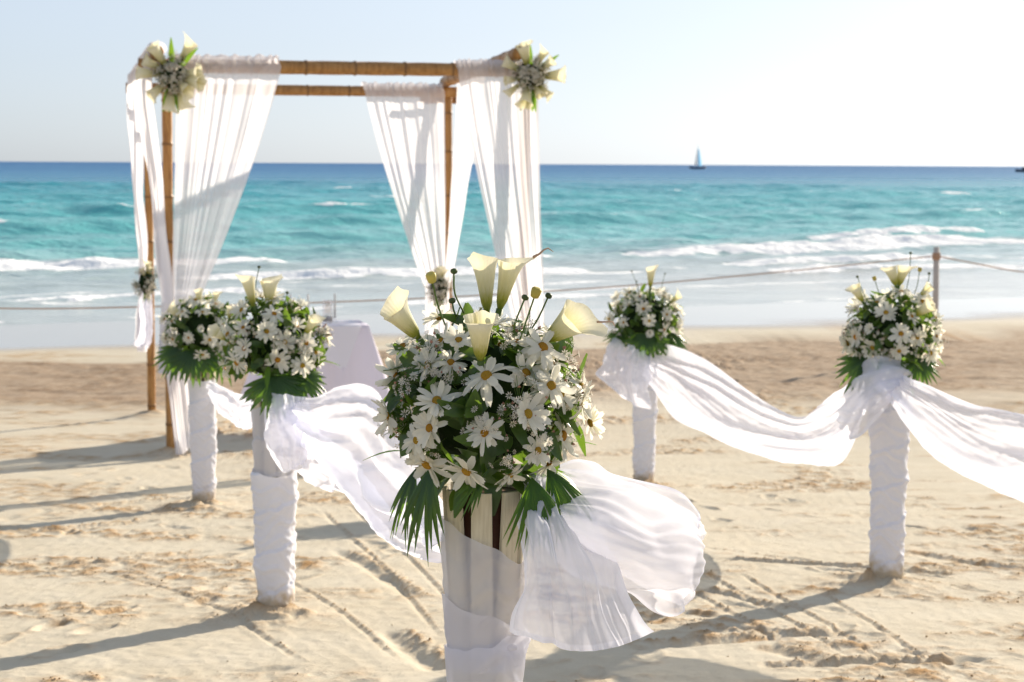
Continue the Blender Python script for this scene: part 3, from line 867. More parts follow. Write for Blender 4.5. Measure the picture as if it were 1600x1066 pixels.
def wrap_data(z0, z_top, slope, az, off, mat, seed, bulge=0.008, rb=ST_RB, spiral=0.06, wound=True):
    """cloth wound round a stand; the upper edge slants: z_top + slope * cos(angle - az)"""
    nu, nv = max(16, int(96 * (z_top - z0) / 0.8)), 46
    a = np.linspace(0, 2 * np.pi, nv, endpoint=False)[None, :]
    t = np.linspace(0, 1, nu)[:, None]
    zt = z_top + slope * np.cos(a - az) + 0.010 * fbm(1.3 * np.cos(a) + seed, 1.3 * np.sin(a), 2, seed + 3)
    z = z0 + (zt - z0) * t
    zz = z - slope * np.cos(a - az) * t + spiral * np.abs(((a / np.pi + seed * 0.37) % 2) - 1)
    ca, sa = np.cos(a), np.sin(a)
    n1 = fbm(zz * 6.0 + seed, 0.7 * ca + 0.8 * sa + seed, 2, seed, 0.5)
    f1 = np.clip(1 - 2.4 * np.abs(pn(zz * 15 + 0.8 * pn(ca + seed, sa, seed + 9), 0.5 * ca + 0.35 * sa + 2 * seed, seed + 30)), 0, 1) ** 1.5
    r = cone_r(z, rb) + off + bulge * np.clip(n1, -0.6, 1) + (0.55 if wound else 1.1) * bulge * f1
    pitch = 0.15 + 0.03 * ((seed * 7) % 5) / 4
    saw = ((z - pitch * a / (2 * np.pi) + 0.010 * pn(2 * ca, 2 * sa + seed, seed + 77)) / pitch) % 1.0
    if wound:
        r = r + 0.0065 * saw ** 1.6
    S = np.stack([r * ca, r * sa, z + 0 * r], -1)
    pin = np.ones((nu, nv)); pin[0] = 0; pin[-1] = 0.3
    S = crumple(S, 1.0 + 5 * bulge, 1.0 + 2.0 * bulge, 120, 0.02, seed, 0.30 * bulge + 0.0006, (9.0 * (z_top - z0) / 0.8, 4.0), True, cone_r(z, rb) + min(off, 0.0105), pin, 0.6)
    up = S
    for ax in (0, 1):                        # refine once so that the folds stay round
        if ax == 0:
            pad = np.concatenate([2 * up[:1] - up[1:2], up, 2 * up[-1:] - up[-2:-1]], 0)
            mid = (-pad[:-3] + 9 * pad[1:-2] + 9 * pad[2:-1] - pad[3:]) / 16
            out = np.zeros((2 * up.shape[0] - 1,) + up.shape[1:]); out[0::2] = up; out[1::2] = mid
        else:
            g1, g2, g0, g3_ = up, np.roll(up, -1, 1), np.roll(up, 1, 1), np.roll(up, -2, 1)
            mid = (-g0 + 9 * g1 + 9 * g2 - g3_) / 16
            out = np.zeros((up.shape[0], 2 * up.shape[1], 3)); out[:, 0::2] = up; out[:, 1::2] = mid
        up = out
    S = up
    return grid_data('fabric_wrap', S[..., 0], S[..., 1], S[..., 2], mat, closed_v=True)

def stand(i, label, wraps):
    x, y = STANDS[i]
    t = thing('flower_stand', label, 'flower stand', (x, y, zg(x, y) - 0.02), random.uniform(-0.2, 0.2) if i else 0.0, 'slatted flower stands along the aisle')
    rb = ST_RB if i else 0.022
    obj('liner', LINER[rb], t)
    for k in range(8):
        a = 2 * math.pi * (k + 0.5 - 0.5) / 8 - math.pi / 2 - 0.06
        obj('slat', SLAT[rb], t, (0, 0, 0), Quaternion((0, 0, 1), a))
    for w in wraps:
        obj('fabric_wrap', wrap_data(*w, rb=rb, wound=i > 0), t)
    return t

AZL = math.radians(190)
stand(0, 'nearest cream slatted flower stand, its slats showing above sheer white wrapping', [
    (0.585, 0.80, 0.046, math.radians(185), 0.0108, M['sheer'], 3, 0.0036),
    (0.560, 0.665, 0.030, math.radians(190), 0.0160, M['sheer'], 8, 0.0040),
    (0.0, 0.605, 0.018, math.radians(330), 0.0200, M['voile'], 15, 0.0065)])
stand(1, 'white wrapped flower stand, second from the front on the left side of the aisle', [
    (0.585, 0.86, 0.01, 0.4, 0.0108, M['voile'], 23, 0.004),
    (0.0, 0.60, 0.012, 2.0, 0.017, M['wrap'], 31, 0.0075)])
stand(2, 'white wrapped flower stand in front of the canopy curtain, bare slats at its top', [
    (0.0, 0.80, 0.006, 1.0, 0.0115, M['wrap'], 47, 0.0058)])
stand(3, 'white wrapped flower stand at right with a heap of sand at its foot', [
    (0.0, 0.87, 0.01, 1.0, 0.014, M['wrap'], 59, 0.0085)])
stand(4, 'farthest white wrapped flower stand on the right side of the aisle', [
    (0.0, 0.87, 0.01, 1.0, 0.0115, M['wrap'], 67, 0.006)])

# ------------------------------------------------------------------ flowers
def petal_strip(L, W, curl, cup, notch, rng, segs=5):
    """one petal along +X from the origin, in the XY plane, bending up or down in Z"""
    V = []
    for i in range(segs + 1):
        t = i / segs
        x = L * t
        w = W * (0.34 + 0.66 * math.sin(min(1.0, t * 1.12 + 0.05) * math.pi * 0.62) ** 0.9) * (1 - 0.55 * max(0, t - 0.78) / 0.22)
        z = curl * L * t * t
        for s in (-1, 0, 1):
            V.append((x - (notch * L if (s == 0 and i == segs) else 0), s * w * 0.5, z + cup * abs(s) * w * 0.6))
    Fc = []
    for i in range(segs):
        for k in range(2):
            a = i * 3 + k
            Fc.append((a, a + 1, a + 4, a + 3))
    return V, Fc

def daisy_data(seed):
    rng = random.Random(seed)
    V = []; Fc = []
    n = rng.randint(13, 16)
    droop = rng.uniform(-0.45, 0.10)
    for layer in range(2):
        m = n if layer == 0 else rng.randint(4, 7)
        for k in range(m):
            a = 2 * math.pi * (k + 0.5 * layer) / m + rng.uniform(-0.12, 0.12)
            if rng.random() < 0.06:
                continue
            L = (0.0385 if layer == 0 else 0.033) * rng.uniform(0.78, 1.12)
            pv, pf = petal_strip(L, 0.0125 * rng.uniform(0.85, 1.2), droop + rng.uniform(-0.38, 0.34) + 0.1 * layer, rng.uniform(-0.45, 0.55), 0.06, rng)
            el = rng.uniform(-0.10, 0.42) + 0.2 * layer
            tw = rng.uniform(-0.5, 0.5)
            mt = Matrix.Rotation(a, 4, 'Z') @ Matrix.Translation((0.005, 0, 0.0008 * layer + rng.uniform(0, 0.001))) @ Matrix.Rotation(-el, 4, 'Y') @ Matrix.Rotation(tw, 4, 'X')
            k0 = len(V)
            V.extend([tuple(mt @ Vector(p)) for p in pv]); Fc.extend([tuple(k0 + q for q in f) for f in pf])
    return mesh_data('daisy', V, Fc, M['petal'])

def center_data(seed):
    rng = random.Random(seed)
    prof = [(0.0085, -0.002), (0.0098, 0.001), (0.0088, 0.0038), (0.006, 0.0058), (0.003, 0.0060), (0.001, 0.0056)]
    return lathe_data('daisy_center', prof, M['daisy_center'], 12)

DAISY = [daisy_data(100 + k) for k in range(12)]
CENTER = center_data(1)

def small_daisy_bud():
    """a half open daisy: petals folded upwards"""
    rng = random.Random(5)
    V = []; Fc = []
    for k in range(11):
        a = 2 * math.pi * k / 11
        pv, pf = petal_strip(0.026, 0.011, -0.35, 0.3, 0.0, rng)
        mt = Matrix.Rotation(a, 4, 'Z') @ Matrix.Translation((0.005, 0, 0)) @ Matrix.Rotation(-1.05 - rng.uniform(-0.15, 0.2), 4, 'Y')
        k0 = len(V)
        V.extend([tuple(mt @ Vector(p)) for p in pv]); Fc.extend([tuple(k0 + q for q in f) for f in pf])
    return mesh_data('half_open_daisy', V, Fc, M['petal'])
HALF = small_daisy_bud()

def lily_data(seed, wide=1.0):
    """calla: a rolled funnel with a flared, one-sided lip that ends in a point; unit length along +Z"""
    rng = random.Random(seed)
    nu, nv = 16, 33
    V = []; al = []; ed = []; rb_ = []
    ph = rng.uniform(0, 6)
    for i in range(nu):
        t = i / (nu - 1)
        for j in range(nv):
            a = -math.pi * 1.06 + 2 * math.pi * 1.06 * j / (nv - 1)
            back = (0.5 + 0.5 * math.cos(a))
            h = 0.80 + 0.20 * back ** 1.3
            r = (0.03 + 0.045 * min(1, t * 5) + 0.165 * t ** 1.0) * wide
            flare = t ** 6 * (0.02 + 0.13 * back ** 2 + 0.03 * math.sin(5 * a + ph)) * wide
            r2 = r + flare * (1 + 0.18 * math.sin(3 * a + ph))
            if a > math.pi * 0.9: r2 *= 0.93
            z = t * h - t ** 6 * 0.08 * back
            tip = max(0.0, 1 - abs(a) / 0.55) ** 1.6 * t ** 8
            x = r2 * math.cos(a) + tip * 0.07
            y = r2 * math.sin(a)
            V.append((x, y, z + tip * 0.07)); al.append(t * h); ed.append(t); rb_.append(a)
    Fc = []
    for i in range(nu - 1):
        for j in range(nv - 1):
            Fc.append((i * nv + j, i * nv + j + 1, (i + 1) * nv + j + 1, (i + 1) * nv + j))
    return mesh_data('calla_lily', V, Fc, M['lily'], True, {'along': al, 'edge': ed, 'around': rb_})
LILY = [lily_data(1, 0.95), lily_data(2, 1.12), lily_data(3, 0.78)]
LILY_WIDE = lily_data(9, 1.4)
LILY_SLIM = [lily_data(11, 0.85), lily_data(12, 0.95), lily_data(13, 0.75)]
LSTEM = tube_data('lily_stem', [(0, 0, -1.1), (0.0, 0, -0.5), (0, 0, 0.05)], [0.05, 0.055, 0.06], M['stem'], 8)
SPADIX = lathe_data('spadix', [(0.018, 0.05), (0.028, 0.12), (0.036, 0.42), (0.026, 0.55), (0.006, 0.60)], M['yellow_bud'], 10)
CURL = tube_data('dry_tip', [(0.36, 0, 0.97), (0.46, 0.02, 1.03), (0.52, 0.0, 1.12), (0.60, 0.02, 1.16), (0.70, 0.0, 1.12)], [0.022, 0.018, 0.014, 0.012, 0.005], M['rope'], 6)

def leaf_data(seed, L=0.062, W=0.030, mat='leaf'):
    rng = random.Random(seed)
    V = []; Fc = []
    n = 6
    cur = rng.uniform(-0.5, 0.1); fold = rng.uniform(0.1, 0.5)
    for i in range(n + 1):
        t = i / n
        w = W * math.sin(math.pi * min(1, t * 0.92 + 0.03) ** 0.8) ** 0.85 * (1 - 0.3 * t) + 0.0006
        z = cur * L * t * t
        for s in (-1, 0, 1):
            V.append((L * t, s * w * 0.55, z + fold * abs(s) * w * 0.55 + 0.06 * W * math.sin(5 * t + s)))
    for i in range(n):
        for k in range(2):
            a = i * 3 + k
            Fc.append((a, a + 1, a + 4, a + 3))
    return mesh_data('leaf', V, Fc, M[mat])
LEAF = [leaf_data(20 + k, 0.056 + 0.006 * k, 0.030 + 0.002 * (k % 3)) for k in range(5)]
LEAF_LONG = [leaf_data(40 + k, 0.10, 0.022, 'bright_leaf') for k in range(2)]

def frond_data(seed, n=13, spread=150.0, L=0.17, droop=0.25, mat='palm', width=0.025):
    """a palm fan: folded fingers radiating from the origin, middle one along +X, lying in XY"""
    rng = random.Random(seed)
    V = []; Fc = []
    segs = 7
    for k in range(n):
        a = math.radians(-spread / 2 + spread * k / (n - 1)) + rng.uniform(-0.03, 0.03)
        l = L * (1 - 0.22 * abs(2 * k / (n - 1) - 1) ** 2) * rng.uniform(0.9, 1.06)
        k0 = len(V)
        dr = droop * rng.uniform(0.7, 1.4)
        for i in range(segs + 1):
            t = i / segs
            w = width * (0.25 + 0.75 * min(1, t / 0.4)) * (1 - max(0, (t - 0.5) / 0.5) ** 1.5) + 0.0004
            z = -dr * l * t ** 2.2
            for s in (-1, 0, 1):
                p = Vector((l * t, s * w * 0.5, z - 0.35 * w * abs(s)))
                p.rotate(Matrix.Rotation(a, 3, 'Z'))
                V.append(tuple(p))
        for i in range(segs):
            for q in range(2):
                b = k0 + i * 3 + q
                Fc.append((b, b + 1, b + 4, b + 3))
    return mesh_data('palm_frond', V, Fc, M[mat])
FROND = [frond_data(1), frond_data(2, 11, 120, 0.18, 0.35), frond_data(3, 14, 165, 0.16, 0.2)]
FROND_NARROW = frond_data(4, 9, 40, 0.215, 0.30, 'palm', 0.0125)
FROND_FINE = frond_data(5, 19, 72, 0.175, 0.35, 'bright_leaf', 0.0075)

def sprig_data(seed):
    """a wiry twig ending in tiny star flowers and pink buds"""
    rng = random.Random(seed)
    V = []; Fc = []; mi = []
    def quad(a, b, w, m):
        a, b = Vector(a), Vector(b)
        d = (b - a).normalized(); u = d.orthogonal().normalized() * w; v = d.cross(u)
        k = len(V)
        for p in (a, b):
            for e in (u, -0.5 * u + 0.87 * v, -0.5 * u - 0.87 * v):
                V.append(tuple(p + e))
        for q in range(3):
            r = (q + 1) % 3
            Fc.append((k + q, k + r, k + 3 + r, k + 3 + q)); mi.append(m)
    quad((0, 0, -0.03), (0, 0, 0.02), 0.0009, 0)
    for b in range(17):
        az = rng.uniform(0, 6.28); el = rng.uniform(0.35, 1.45)
        d = Vector((math.cos(az) * math.cos(el), math.sin(az) * math.cos(el), math.sin(el)))
        s = Vector((0, 0, rng.uniform(-0.01, 0.02))); e = s + d * rng.uniform(0.02, 0.042)
        quad(s, e, 0.0006, 0)
        if rng.random() < 0.62:
            nrm = (d + Vector((rng.uniform(-.6, .6), rng.uniform(-.6, .6), 0.2))).normalized()
            qt = nrm.to_track_quat('Z', 'Y').to_matrix()
            m = rng.randint(7, 9); r = rng.uniform(0.0055, 0.0085)
            for p in range(m):
                a = 2 * math.pi * p / m
                k = len(V)
                for (rr, da, zz) in ((0.0008, 0, 0), (r * 0.65, -0.24, 0.001), (r, 0, 0.0015), (r * 0.65, 0.24, 0.001)):
                    V.append(tuple(e + qt @ Vector((rr * math.cos(a + da), rr * math.sin(a + da), zz))))
                Fc.append((k, k + 1, k + 2, k + 3)); mi.append(1)
        else:
            r = rng.uniform(0.002, 0.0036); k = len(V)
            for p in ((1, 0, 0), (-.5, .87, 0), (-.5, -.87, 0), (0, 0, 1.5), (0, 0, -1)):
                V.append(tuple(e + Vector(p) * r))
            for f in ((0, 1, 3), (1, 2, 3), (2, 0, 3), (1, 0, 4), (2, 1, 4), (0, 2, 4)):
                Fc.append(tuple(k + q for q in f)); mi.append(2)
    me = mesh_data('filler_sprig', V, Fc, [M['stem'], M['tiny_petal'], M['pink_bud']], False)
    me.polygons.foreach_set('material_index', mi)
    return me
SPRIG = [sprig_data(60 + k) for k in range(4)]
BUD_G = lathe_data('flower_bud', [(0.002, -0.004), (0.0062, -0.002), (0.0075, 0.002), (0.006, 0.0058), (0.002, 0.0075)], M['green_bud'], 10)
BUD_Y = lathe_data('flower_bud', [(0.002, -0.005), (0.0065, -0.003), (0.008, 0.003), (0.0085, 0.010), (0.006, 0.013), (0.002, 0.0125)], M['yellow_bud'], 10)

def qz(d, spin=0.0):
    """rotation that takes +Z to d"""
    return Vector(d).normalized().to_track_quat('Z', 'Y') @ Quaternion((0, 0, 1), spin)

def qx(d, n):
    """rotation that takes +X to d with +Z near n"""
    d = Vector(d).normalized(); n = Vector(n)
    n = (n - d * n.dot(d)).normalized(); y = n.cross(d)
    return Matrix((d, y, n)).transposed().to_quaternion()

def put_lily(par, base, tip, face, data, wide=None, curl=False, stem=True):
    """base and mouth given as points in the thing's own frame; face: side the lip's point leans to"""
    b, m = Vector(base), Vector(tip)
    d = m - b; L = d.length
    z = d.normalized(); f = Vector(face); f = (f - z * f.dot(z)).normalized()
    q = Matrix((f, z.cross(f), z)).transposed().to_quaternion()
    o = obj('calla_lily', data, par, b, q, L)
    if stem:
        obj('stem', LSTEM, o)
    obj('spadix', SPADIX, o)
    if curl:
        obj('dry_tip', CURL, o)
    return o

def bouquet(i, label, daisies, lilies, fronds, buds, n_leaf, n_sprig, seed, r=(0.180, 0.180, 0.162), dscale=1.0, cz=0.163):
    rng = random.Random(seed)
    x, y = STANDS[i]
    base = (x, y, zg(x, y) - 0.02 + ST_H - 0.005)
    t = thing('flower_arrangement', label, 'bouquet', base, 0, 'daisy and calla lily arrangements on stands')
    C = Vector((0, 0, cz))
    fs = r[0] / 0.185
    def dome(d, k):
        return C + Vector((d[0] * r[0], d[1] * r[1], d[2] * r[2])) * k
    # floral foam core
    V = []; Fc = []
    bm = bmesh.new(); bmesh.ops.create_icosphere(bm, subdivisions=3, radius=1.0)
    for v in bm.verts:
        k = 0.66 + 0.10 * float(pn(v.co.x * 3 + seed, v.co.y * 3 + v.co.z * 2, seed))
        v.co = C + Vector((v.co.x * r[0], v.co.y * r[1], v.co.z * r[2])) * k
    me = bpy.data.meshes.new('floral_foam'); bm.to_mesh(me); bm.free(); me.materials.append(M['foam'])
    obj('floral_foam', me, t)
    dirs = [Vector(d).normalized() for d in daisies]
    need = 46 if daisies else 34
    tries = 0
    while len(dirs) < need and tries < 6000:
        tries += 1
        d = Vector((rng.gauss(0, 1), rng.gauss(0, 1), rng.gauss(0, 1))).normalized()
        if d.z < -0.62:
            continue
        if daisies and d.y < 0.12:
            continue
        if all((d - e).length > (0.40 if tries < 3000 else 0.30) for e in dirs):
            dirs.append(d)
    for d in dirs:
        k = rng.uniform(0.90, 1.12)
        n = (d + Vector((rng.uniform(-.4, .4), rng.uniform(-.4, .4), 0.15 + rng.uniform(-.4, .4)))).normalized()
        s = rng.uniform(0.76, 1.14) * dscale
        if rng.random() < 0.07:
            obj('half_open_daisy', HALF, t, dome(d, k), qz(n, rng.uniform(0, 6.28)), s * 0.9)
            continue
        o = obj('daisy', rng.choice(DAISY), t, dome(d, k), qz(n, rng.uniform(0, 6.28)), s)
        obj('daisy_center', CENTER, o)
    for k in range(n_leaf):
        while True:
            d = Vector((rng.gauss(0, 1), rng.gauss(0, 1), rng.gauss(0, 1))).normalized()
            if d.z > -0.75:
                break
        tg = Vector((rng.uniform(-1, 1), rng.uniform(-1, 1), rng.uniform(-1.0, 0.7)))
        tg = (tg - d * tg.dot(d)).normalized()
        ax = (tg + d * rng.uniform(0.1, 0.9)).normalized()
        nn = d + Vector((rng.uniform(-.6, .6), rng.uniform(-.6, .6), rng.uniform(-.2, .8)))
        obj('leaf', rng.choice(LEAF), t, dome(d, rng.uniform(0.66, 0.90)), qx(ax, nn), rng.uniform(0.8, 1.2) * (0.8 + 0.2 * dscale))
    for k in range(18):
        a = 2 * math.pi * k / 18 + rng.uniform(-0.15, 0.15)
        d = Vector((math.cos(a), math.sin(a), 0))
        ax = (d + Vector((rng.uniform(-.5, .5), rng.uniform(-.5, .5), rng.uniform(-1.3, -0.3)))).normalized()
        obj('leaf', rng.choice(LEAF), t, d * rng.uniform(0.055, 0.085) + Vector((0, 0, rng.uniform(0.012, 0.045))), qx(ax, d * 0.6 + Vector((0, 0, 1))), rng.uniform(0.9, 1.25))
    for k in range(9 if not daisies else 5):
        a = 2 * math.pi * k / 9 + rng.uniform(-0.3, 0.3)
        d = Vector((math.cos(a), math.sin(a), 0))
        ax = (d + Vector((0, 0, rng.uniform(-0.9, 0.25)))).normalized()
        obj('leaf', rng.choice(LEAF_LONG), t, Vector((d.x * r[0], d.y * r[1], 0)) * rng.uniform(0.72, 0.88) + Vector((0, 0, cz - 0.10 + rng.uniform(-0.03, 0.03))), qx(ax, Vector((0, 0, 1)) + d * 0.5), rng.uniform(0.8, 1.15))
    for k in range(n_sprig):
        while True:
            d = Vector((rng.gauss(0, 1), rng.gauss(0, 1), rng.gauss(0, 1))).normalized()
            if d.z > -0.55:
                break
        obj('filler_sprig', rng.choice(SPRIG), t, dome(d, rng.uniform(0.80, 0.93)), qz(d + Vector((rng.uniform(-.4, .4), rng.uniform(-.4, .4), 0.2)), rng.uniform(0, 6)), rng.uniform(0.9, 1.3))
    for (p, tip, nrm, data, s) in fronds:
        pl, tl = Vector(p) * fs, Vector(tip) * fs
        pl.z += cz - 0.163; tl.z += cz - 0.163
        obj('palm_frond', data, t, pl, qx(tl - pl, nrm), s * fs)
    bl = Vector(base)
    for (p0, p1, face, data, curl) in lilies:
        put_lily(t, Vector(p0) - bl, Vector(p1) - bl, face, data, curl=curl)
    for (root, tip, yellow) in buds:
        a = Vector(root) - bl; b = Vector(tip) - bl
        mid = (a + b) * 0.5 + Vector((rng.uniform(-.008, .008), rng.uniform(-.01, .01), 0))
        st = obj('bud_stem', tube_data('bud_stem', catmull([a, mid, b], 9), 0.0018, M['stem'], 6), t)
        o = obj('flower_bud', BUD_Y if yellow else BUD_G, t, b, qz(b - mid), 1.15 if yellow else 0.95)
    return t

front_daisies = [(-0.611, -0.577, 0.542), (-0.460, -0.875, 0.152), (-0.511, -0.847, -0.146), (0.012, -0.981, -0.192), (-0.151, -0.806, -0.572), (0.027, -0.903, 0.430), (0.441, -0.764, 0.471), (0.670, -0.508, 0.542), (0.411, -0.911, 0.022),
    (0.495, -0.787, -0.368), (-0.567, -0.560, -0.604), (-0.911, -0.402, -0.094), (-0.830, -0.265, -0.490), (-0.948, -0.025, 0.317), (0.783, -0.590, 0.198), (0.979, -0.067, -0.191), (0.870, -0.344, -0.352), (0.075, -0.348, 0.934), (-0.233, -0.638, 0.734),
    (-0.468, -0.391, 0.793), (0.329, -0.529, 0.782), (0.693, -0.148, -0.705), (0.260, -0.644, -0.720), (0.629, -0.720, 0.292), (-0.771, -0.179, 0.612), (0.923, -0.378, 0.070), (-0.648, -0.698, -0.304), (0.537, -0.530, 0.657), (-0.368, -0.710, 0.601), (0.982, -0.019, 0.189)]
X1, Y1 = STANDS[0]
bouquet(0, 'large nearest bouquet of white daisies and cream calla lilies, in sharp focus', front_daisies,
    [((-0.047, 3.470, 2.317), (-0.054, 3.470, 2.440), (-0.2, -0.5, 0.2), LILY[2], False),
     ((-0.025, 3.520, 2.318), (0.004, 3.520, 2.435), (0.6, 0.3, 0.2), LILY[2], True),
     ((-0.056, 3.290, 2.246), (-0.057, 3.240, 2.347), (0.3, -1, 0.2), LILY[0], False),
     ((-0.171, 3.400, 2.277), (-0.227, 3.370, 2.350), (-0.3, 0.2, 1), LILY[1], False),
     ((0.065, 3.420, 2.274), (0.134, 3.380, 2.330), (1, 0.3, -0.25), LILY_WIDE, True)],
    [((-0.100, -0.10, 0.06), (-0.150, -0.16, -0.13), (-0.35, -1.0, 0.30), FROND_NARROW, 0.82),
     ((-0.13, -0.06, 0.05), (-0.20, -0.10, -0.10), (-0.6, -0.8, 0.3), FROND_NARROW, 0.68),
     ((0.090, -0.10, 0.04), (0.125, -0.17, -0.09), (0.3, -1.0, 0.35), FROND_FINE, 0.85),
     ((0.12, -0.06, 0.05), (0.20, -0.10, -0.06), (0.5, -0.8, 0.4), FROND_FINE, 0.9),
     ((0.05, 0.12, 0.03), (0.10, 0.20, -0.06), (0, 1, 0.4), FROND[1], 0.9),
     ((0.0, -0.12, 0.05), (-0.05, -0.20, 0.00), (0, -1, 0.8), FROND_NARROW, 0.45)],
    [((-0.115, 3.400, 2.283), (-0.147, 3.380, 2.387), True), ((-0.090, 3.450, 2.321), (-0.109, 3.450, 2.398), False), ((-0.100, 3.420, 2.311), (-0.111, 3.420, 2.345), False),
     ((0.000, 3.360, 2.264), (0.023, 3.360, 2.356), False), ((0.007, 3.340, 2.260), (0.041, 3.340, 2.363), True), ((0.014, 3.380, 2.268), (0.066, 3.380, 2.358), False)],
    260, 34, 21)

def fan_set(scale=1.0):
    return [((-0.01, -0.12, 0.05), (0.02, -0.21, -0.10), (0, -1, 0.35), FROND[2], 0.86 * scale),
            ((0.10, -0.07, 0.05), (0.19, -0.12, -0.08), (0.6, -0.8, 0.3), FROND[0], 0.8 * scale),
            ((-0.10, -0.07, 0.05), (-0.20, -0.12, -0.08), (-0.6, -0.8, 0.3), FROND[1], 0.8 * scale),
            ((0.02, 0.12, 0.05), (0.0, 0.22, -0.06), (0, 1, 0.35), FROND[0], 0.8 * scale)]

bouquet(1, 'daisy and lily bouquet with a palm fan on the second left stand', [],
    [((-1.003, 7.150, 2.037), (-1.032, 7.150, 2.181), (-0.5, -0.6, 0.2), LILY[2], False), ((-0.941, 7.150, 2.042), (-0.940, 7.150, 2.171), (0.4, 0.4, 0.2), LILY[1], False),
     ((-0.800, 7.100, 1.938), (-0.748, 7.080, 2.019), (0.6, 0, 0.6), LILY[0], False), ((-1.103, 7.080, 1.921), (-1.144, 7.030, 1.964), (-0.6, -0.3, 0.6), LILY[1], False),
     ((-1.108, 7.200, 1.987), (-1.098, 7.200, 2.047), (0, -1, 0.5), LILY[0], False)],
    [((0.02, -0.12, 0.04), (0.06, -0.20, -0.12), (0.2, -1, 0.35), FROND[2], 0.95)] + fan_set()[1:2] + fan_set()[3:],
    [((-0.901, 7.200, 1.988), (-0.878, 7.200, 2.093), False), ((-1.007, 7.250, 2.059), (-0.994, 7.250, 2.190), False)], 200, 26, 33, r=(0.205, 0.205, 0.185), dscale=1.2, cz=0.21)
bouquet(2, 'daisy and lily bouquet partly behind another, beside the canopy curtain', [],
    [((-1.968, 11.000, 1.677), (-2.046, 10.950, 1.750), (-0.5, -0.4, 0.6), LILY[1], False), ((-1.864, 11.000, 1.755), (-1.871, 11.000, 1.858), (0.2, -0.6, 0.2), LILY[0], False),
     ((-1.792, 11.050, 1.736), (-1.764, 11.050, 1.843), (0.6, 0.2, 0.2), LILY[2], False)],
    [((-0.02, -0.12, 0.05), (0.0, -0.20, -0.12), (0, -1, 0.3), FROND[2], 1.15), ((-0.10, -0.08, 0.05), (-0.19, -0.14, -0.10), (-0.4, -0.9, 0.3), FROND[0], 1.05),
     ((0.10, -0.08, 0.05), (0.17, -0.14, -0.10), (0.4, -0.9, 0.3), FROND[1], 1.0)], [], 190, 26, 45, r=(0.225, 0.225, 0.195), dscale=1.25, cz=0.20)
bouquet(3, 'daisy and lily bouquet on the right stand, below the rope post', [],
    [((1.684, 8.100, 2.072), (1.648, 8.100, 2.173), (-0.6, -0.4, 0.2), LILY[1], False), ((1.699, 8.120, 2.070), (1.730, 8.120, 2.178), (0.6, -0.2, 0.2), LILY[1], False),
     ((1.536, 8.080, 2.005), (1.483, 8.050, 2.085), (-0.6, -0.4, -0.2), LILY[1], False), ((1.781, 8.100, 2.021), (1.846, 8.100, 2.086), (0.5, 0.2, 0.5), LILY[0], False),
     ((1.748, 8.020, 1.949), (1.832, 7.980, 2.019), (0.6, -0.3, 0.6), LILY[1], False)],
    [((-0.11, -0.07, 0.05), (-0.22, -0.12, -0.06), (-0.3, -0.8, 0.5), FROND[1], 0.88), ((0.09, -0.09, 0.05), (0.13, -0.18, -0.08), (0.4, -0.9, 0.4), FROND[2], 0.80),
     ((0.0, 0.12, 0.05), (0.05, 0.22, -0.06), (0, 1, 0.35), FROND[0], 0.8), ((-0.02, -0.13, 0.06), (-0.03, -0.20, 0.0), (0, -1, 0.4), FROND[0], 0.5)],
    [((1.574, 8.100, 1.981), (1.514, 8.100, 2.113), False), ((1.634, 8.150, 2.006), (1.600, 8.150, 2.099), True), ((1.756, 8.100, 2.010), (1.786, 8.100, 2.142), True), ((1.748, 8.200, 2.031), (1.766, 8.200, 2.213), False), ((1.849, 8.200, 1.975), (1.851, 8.200, 2.123), False)],
    200, 26, 57, r=(0.205, 0.205, 0.175), dscale=1.2, cz=0.255)
bouquet(4, 'small looking far bouquet with one upright lily, right of the aisle', [],
    [((0.920, 12.300, 1.772), (0.926, 12.300, 1.943), (0.4, -0.6, 0.2), LILY[2], False), ((1.053, 12.300, 1.679), (1.133, 12.300, 1.752), (0.6, 0, 0.6), LILY[0], False)],
    [((0.0, -0.12, 0.05), (-0.01, -0.20, -0.12), (0, -1, 0.3), FROND[2], 1.0), ((0.12, -0.05, 0.05), (0.20, -0.10, -0.08), (0.6, -0.8, 0.3), FROND[1], 0.9),
     ((-0.12, -0.05, 0.05), (-0.20, -0.10, -0.02), (-0.6, -0.8, 0.3), FROND[0], 0.7)],
    [((0.852, 12.300, 1.695), (0.795, 12.300, 1.891), False), ((0.852, 12.300, 1.695), (0.829, 12.300, 1.823), False), ((0.988, 12.400, 1.710), (1.025, 12.400, 1.869), False)], 200, 26, 69, r=(0.245, 0.245, 0.19), dscale=1.3, cz=0.275)

